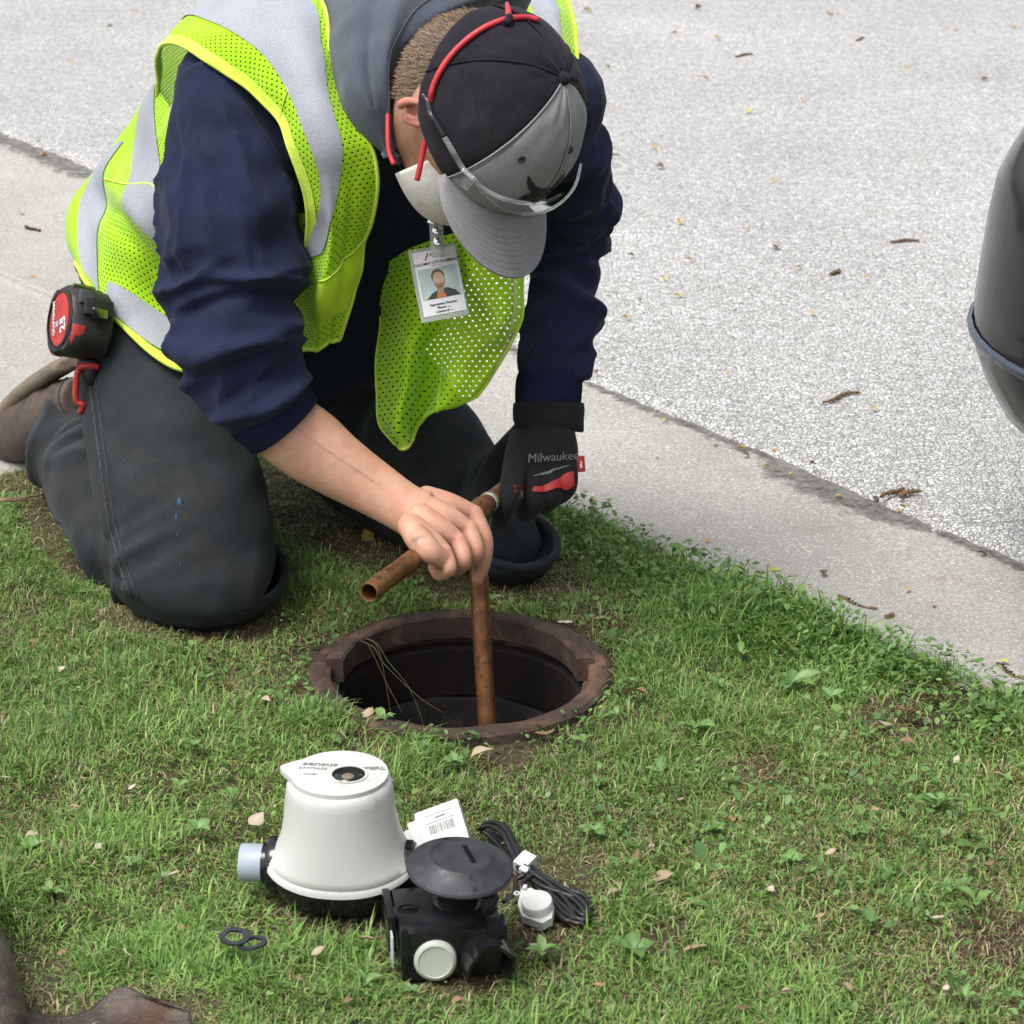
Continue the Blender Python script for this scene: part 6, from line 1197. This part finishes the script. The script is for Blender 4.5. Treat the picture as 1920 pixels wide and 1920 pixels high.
mb = MB(); mb.tube([tq[-1], tq[-1]+FW*.02+UP*.010, tq[-1]+FW*.06+UP*.02-RT*.002], .0032, 10, 14); mb.build('temple_arm', M_CLEAR, gls)
# ================================================================ ID BADGE
bc = P(822, 530, .10); bM = frame(bc, RT*.98+UP*.19, -FW+.12*UP); bdg = empty('id_badge', bc); tag(bdg, 'plastic ID badge with portrait hanging from a clip below the cap', 'badge')
mb = MB(); mb.box((0, 0, 0), (.030, .0465, .0008), bM, .0006); m = Mat('badge_sleeve'); m.set(Base_Color=(.45, .48, .46), Roughness=.2, Alpha=.55); mb.build('sleeve', m.m, bdg, auto=40)
mb = MB(); mb.box((.0015, .001, .0012), (.0268, .041, .0003), bM); mb.build('card', plain('card_white', (.70, .70, .72), .3, 0, .02), bdg, False)
mb = MB(); mb.box((.0015, .000, .0018), (.0245, .0195, .0002), bM); pho = mb.build('portrait', plain('portrait_bg', (.42, .50, .48), .3, 0, .1, 30), bdg, False)
def flatpoly(poly, z, name, c): mb = MB(); mb.prism(poly, z, z+.00015, bM); return mb.build(name, plain(name+'_p', c, .35, 0, .1, 150), pho, False)
el = lambda cx, cy, rx, ry, n=24: [(cx+rx*cos(2*pi*k/n), cy+ry*sin(2*pi*k/n)) for k in range(n)]
flatpoly([(-.018, -.0195), (-.010, -.0125), (.000, -.0085), (.010, -.0080), (.019, -.0125), (.0245, -.0195)], .0021, 'jacket', (.03, .035, .035)); flatpoly([(-.0055, -.0195), (-.003, -.012), (.004, -.0115), (.0075, -.0195)], .0024, 'shirt', (.55, .16, .03))
flatpoly(el(.001, -.009, .0042, .006), .00245, 'neck', (.38, .22, .15)); flatpoly(el(.0005, .0075, .0082, .0098), .0026, 'hair', (.13, .08, .04)); flatpoly(el(.0010, .0035, .0070, .0095), .0029, 'face', (.52, .33, .24)); flatpoly([(-.0058, .001), (-.0045, -.005), (0, -.0075), (.005, -.006), (.0078, .001), (.0055, -.002), (.002, -.0015), (-.002, -.002)], .0032, 'beard', (.28, .14, .06))
M_INK2 = plain('dark_ink', (.03, .03, .035), .7); M_INKR = plain('red_ink', (.40, .03, .05), .7)
tb_ = lambda x, y, rot=0: bM@np.array(Matrix.Translation((x, y, .0019)))
text_mesh('lettering', 'CALUMET CITY PLUMBING', .0046, tb_(.002, .0255), M_INK2, bdg, .0001, bold=.0001); text_mesh('lettering', 'SINCE 1967', .0026, tb_(.002, .0218), M_INKR, bdg, .0001)
for yy, s_ in ((-.0268, 'Apprentice Plumber'), (-.0315, 'Phone: ---'), (-.0362, 'License # ---')): text_mesh('lettering', s_, .0042, tb_(.0015, yy), M_INK2, bdg, .0001, bold=.00012)
mb = MB(); mb.prism([(-.012, .030), (-.010, .030), (-.005, .0385), (-.007, .0385)], .0016, .0018, bM); mb.build('logo_stroke', M_INKR, bdg, False); mb = MB(); mb.prism([(-.004, .0355), (.010, .0355), (.010, .0375), (-.004, .0375)], .0016, .0018, bM); mb.build('logo_bar', M_INK2, bdg, False)
m = Mat('clear_vinyl'); m.set(Base_Color=(.55, .57, .55), Roughness=.15, Alpha=.6); mb = MB(); cs = [P(822, 482, .098), P(820, 455, .10), P(818, 425, .10), P(815, 400, .11)]; q = crom(cs, 20); V_ = np.stack([q-RT*.0085, q+RT*.0085], 1); o = link('clip_strap', mesh(V_.reshape(-1, 3), grid_faces(20, 2)), m.m, bdg); s = o.modifiers.new('s', 'SOLIDIFY'); s.thickness = .0012
M_CHR = plain('chrome', (.62, .62, .62), .18, 1, .05)
for px, py in ((818, 432), (820, 453)): mb = MB(); mb.lathe([(.0058, 0), (.0058, .0012), (.0042, .0022), (.0022, .0014), (.001, .0026)], 20, frame(P(px, py, .098), RT, -FW)); mb.build('snap', M_CHR, bdg)
mb = MB(); mb.box((0, 0, 0), (.0045, .010, .003), frame(P(812, 405, .10), RT-.3*UP, -FW), .001); mb.build('clip', M_CHR, bdg, auto=40)
# ================================================================ TAPE MEASURE clipped at the hip
ax = nrm(-.83*RT+.12*UP-.55*FW); tc = P(150, 605, .34); tM = frame(tc, UP*.95-.25*RT, ax); tape = empty('tape_measure', tc); tag(tape, 'black and red tape measure clipped to the hip of the trousers', 'tape measure')
M_TBLK = plain('tape_black', (.022, .022, .023), .55, 0, .3, 40, .2, 300); M_TRED = plain('tape_red', (.46, .035, .03), .5, 0, .12, 40)
a = np.linspace(0, 2*pi, 60, endpoint=False); c, s = np.cos(a), np.sin(a); sq = np.stack([np.sign(c)*np.abs(c)**.72*.047, np.sign(s)*np.abs(s)**.72*.044], 1); sq[:, 0] += np.where(sq[:, 1] < -.01, -.004, 0)
mb = MB()
for z0, sc in ((-.030, .90), (-.026, .985), (-.012, 1.0), (.012, 1.0), (.024, .985), (.029, .90)): mb.add(xf(np.column_stack([sq*sc, np.full(60, z0)]), tM), [])
f = [tuple(q) for q in grid_faces(6, 60, cv=True)]+[tuple(range(60)), tuple(300+k for k in range(60))]; v = np.vstack(mb.v); mb = MB(); mb.add(v, f); mb.build('case', M_TBLK, tape, auto=40)
mb = MB(); mb.lathe([(.040, .0275), (.040, .0305), (.037, .0315), (.037, .0295)], 40, tM, cap=False); mb.build('face_ring', M_TBLK, tape, auto=40); mb = MB(); mb.lathe([(.0365, .0292), (.0365, .0302), (.001, .0304)], 40, tM@np.diag([1, .80, 1, 1])); fc = mb.build('face_label', M_TRED, tape, auto=40)
Mt = lambda x, y: tM@np.array(Matrix.Translation((x, y, .0310)))@np.array(Matrix.Rotation(radians(-8), 4, 'Z'))
Mt2 = lambda x, y: tM@frame((x, y, .0310), (.12, -1, 0), (0, 0, 1))
M_PRW = plain('print_white', (.72, .72, .72), .6)
Mt3 = lambda x, y: tM@frame((x, y, .0310), (1, .1, 0), (0, 0, 1))
text_mesh('lettering', '25', .022, Mt3(-.010, -.014), M_PRW, fc, .0003, bold=.0006); text_mesh('lettering', 'CRAFTSMAN', .0085, Mt3(.004, .016), M_PRW, fc, .0003, bold=.0003)
for k in range(3): mb = MB(); mb.prism([(-.010+k*.0, .001+k*.003), (-.002, .001+k*.003), (-.002, .0025+k*.003), (-.010, .0025+k*.003)], .0310, .0313, tM); mb.build('stripe_print', M_PRW, fc, False)
# red bumpers round the case, clip on top, hook and mouth in front
for a0, a1 in ((radians(18), radians(75)), (radians(100), radians(165)), (radians(200), radians(258))):
    aa = np.linspace(a0, a1, 16); cc_, ss_ = np.cos(aa), np.sin(aa); ring_ = np.stack([np.sign(cc_)*np.abs(cc_)**.72*.0478, np.sign(ss_)*np.abs(ss_)**.72*.0448], 1)
    V_ = np.stack([xf(np.column_stack([ring_*k_, np.full(16, z_)]), tM) for z_, k_ in ((.0285, .93), (.0262, .995), (.018, 1.008), (.012, 1.004))], 1); link('bumper', mesh(V_.reshape(-1, 3), grid_faces(16, 4)), M_TRED, tape)
mb = MB(); mb.box((.0485, .004, .0), (.0022, .014, .016), tM, .001); mb.build('belt_clip', M_CHR, tape, auto=40); mb = MB(); mb.box((.0512, .004, .001), (.0005, .014, .0015), tM); mb.build('clip_slot', M_TBLK, tape)
mb = MB(); mb.box((.010, -.047, -.004), (.011, .007, .020), tM, .003); mb.build('mouth', M_TBLK, tape, auto=40); mb = MB(); mb.box((-.004, -.0535, -.004), (.0012, .003, .010), tM, .0006); mb.box((.001, -.0562, -.004), (.006, .0008, .010), tM, .0004); mb.build('hook', M_CHR, tape, auto=40); mb = MB(); mb.box((.006, -.0543, -.004), (.0035, .0006, .011), tM); mb.build('mouth_slot', M_BLACK, tape)
mb = MB(); mb.box((.024, -.043, .012), (.009, .004, .010), tM, .002); mb.build('lock_button', plain('lock_grey', (.07, .075, .08), .5), tape, auto=40)
mb = MB(); q = [P(152, 688, .31), P(145, 700, .31), P(142, 730, .31), P(144, 752, .31), P(156, 760, .31), P(150, 774, .315)]; mb.tube(q, .0042, 8, 40); mb.tube([P(146, 690, .31), P(162, 686, .31), P(184, 688, .315)], .005, 8, 14); mb.build('lanyard', M_TRED, tape)
mb = MB(); mb.tube([P(168, 676, .325), P(168, 700, .32), P(172, 716, .325)], [.014, .013, .010], 14, 14); mb.build('pouch', M_TBLK, tape)
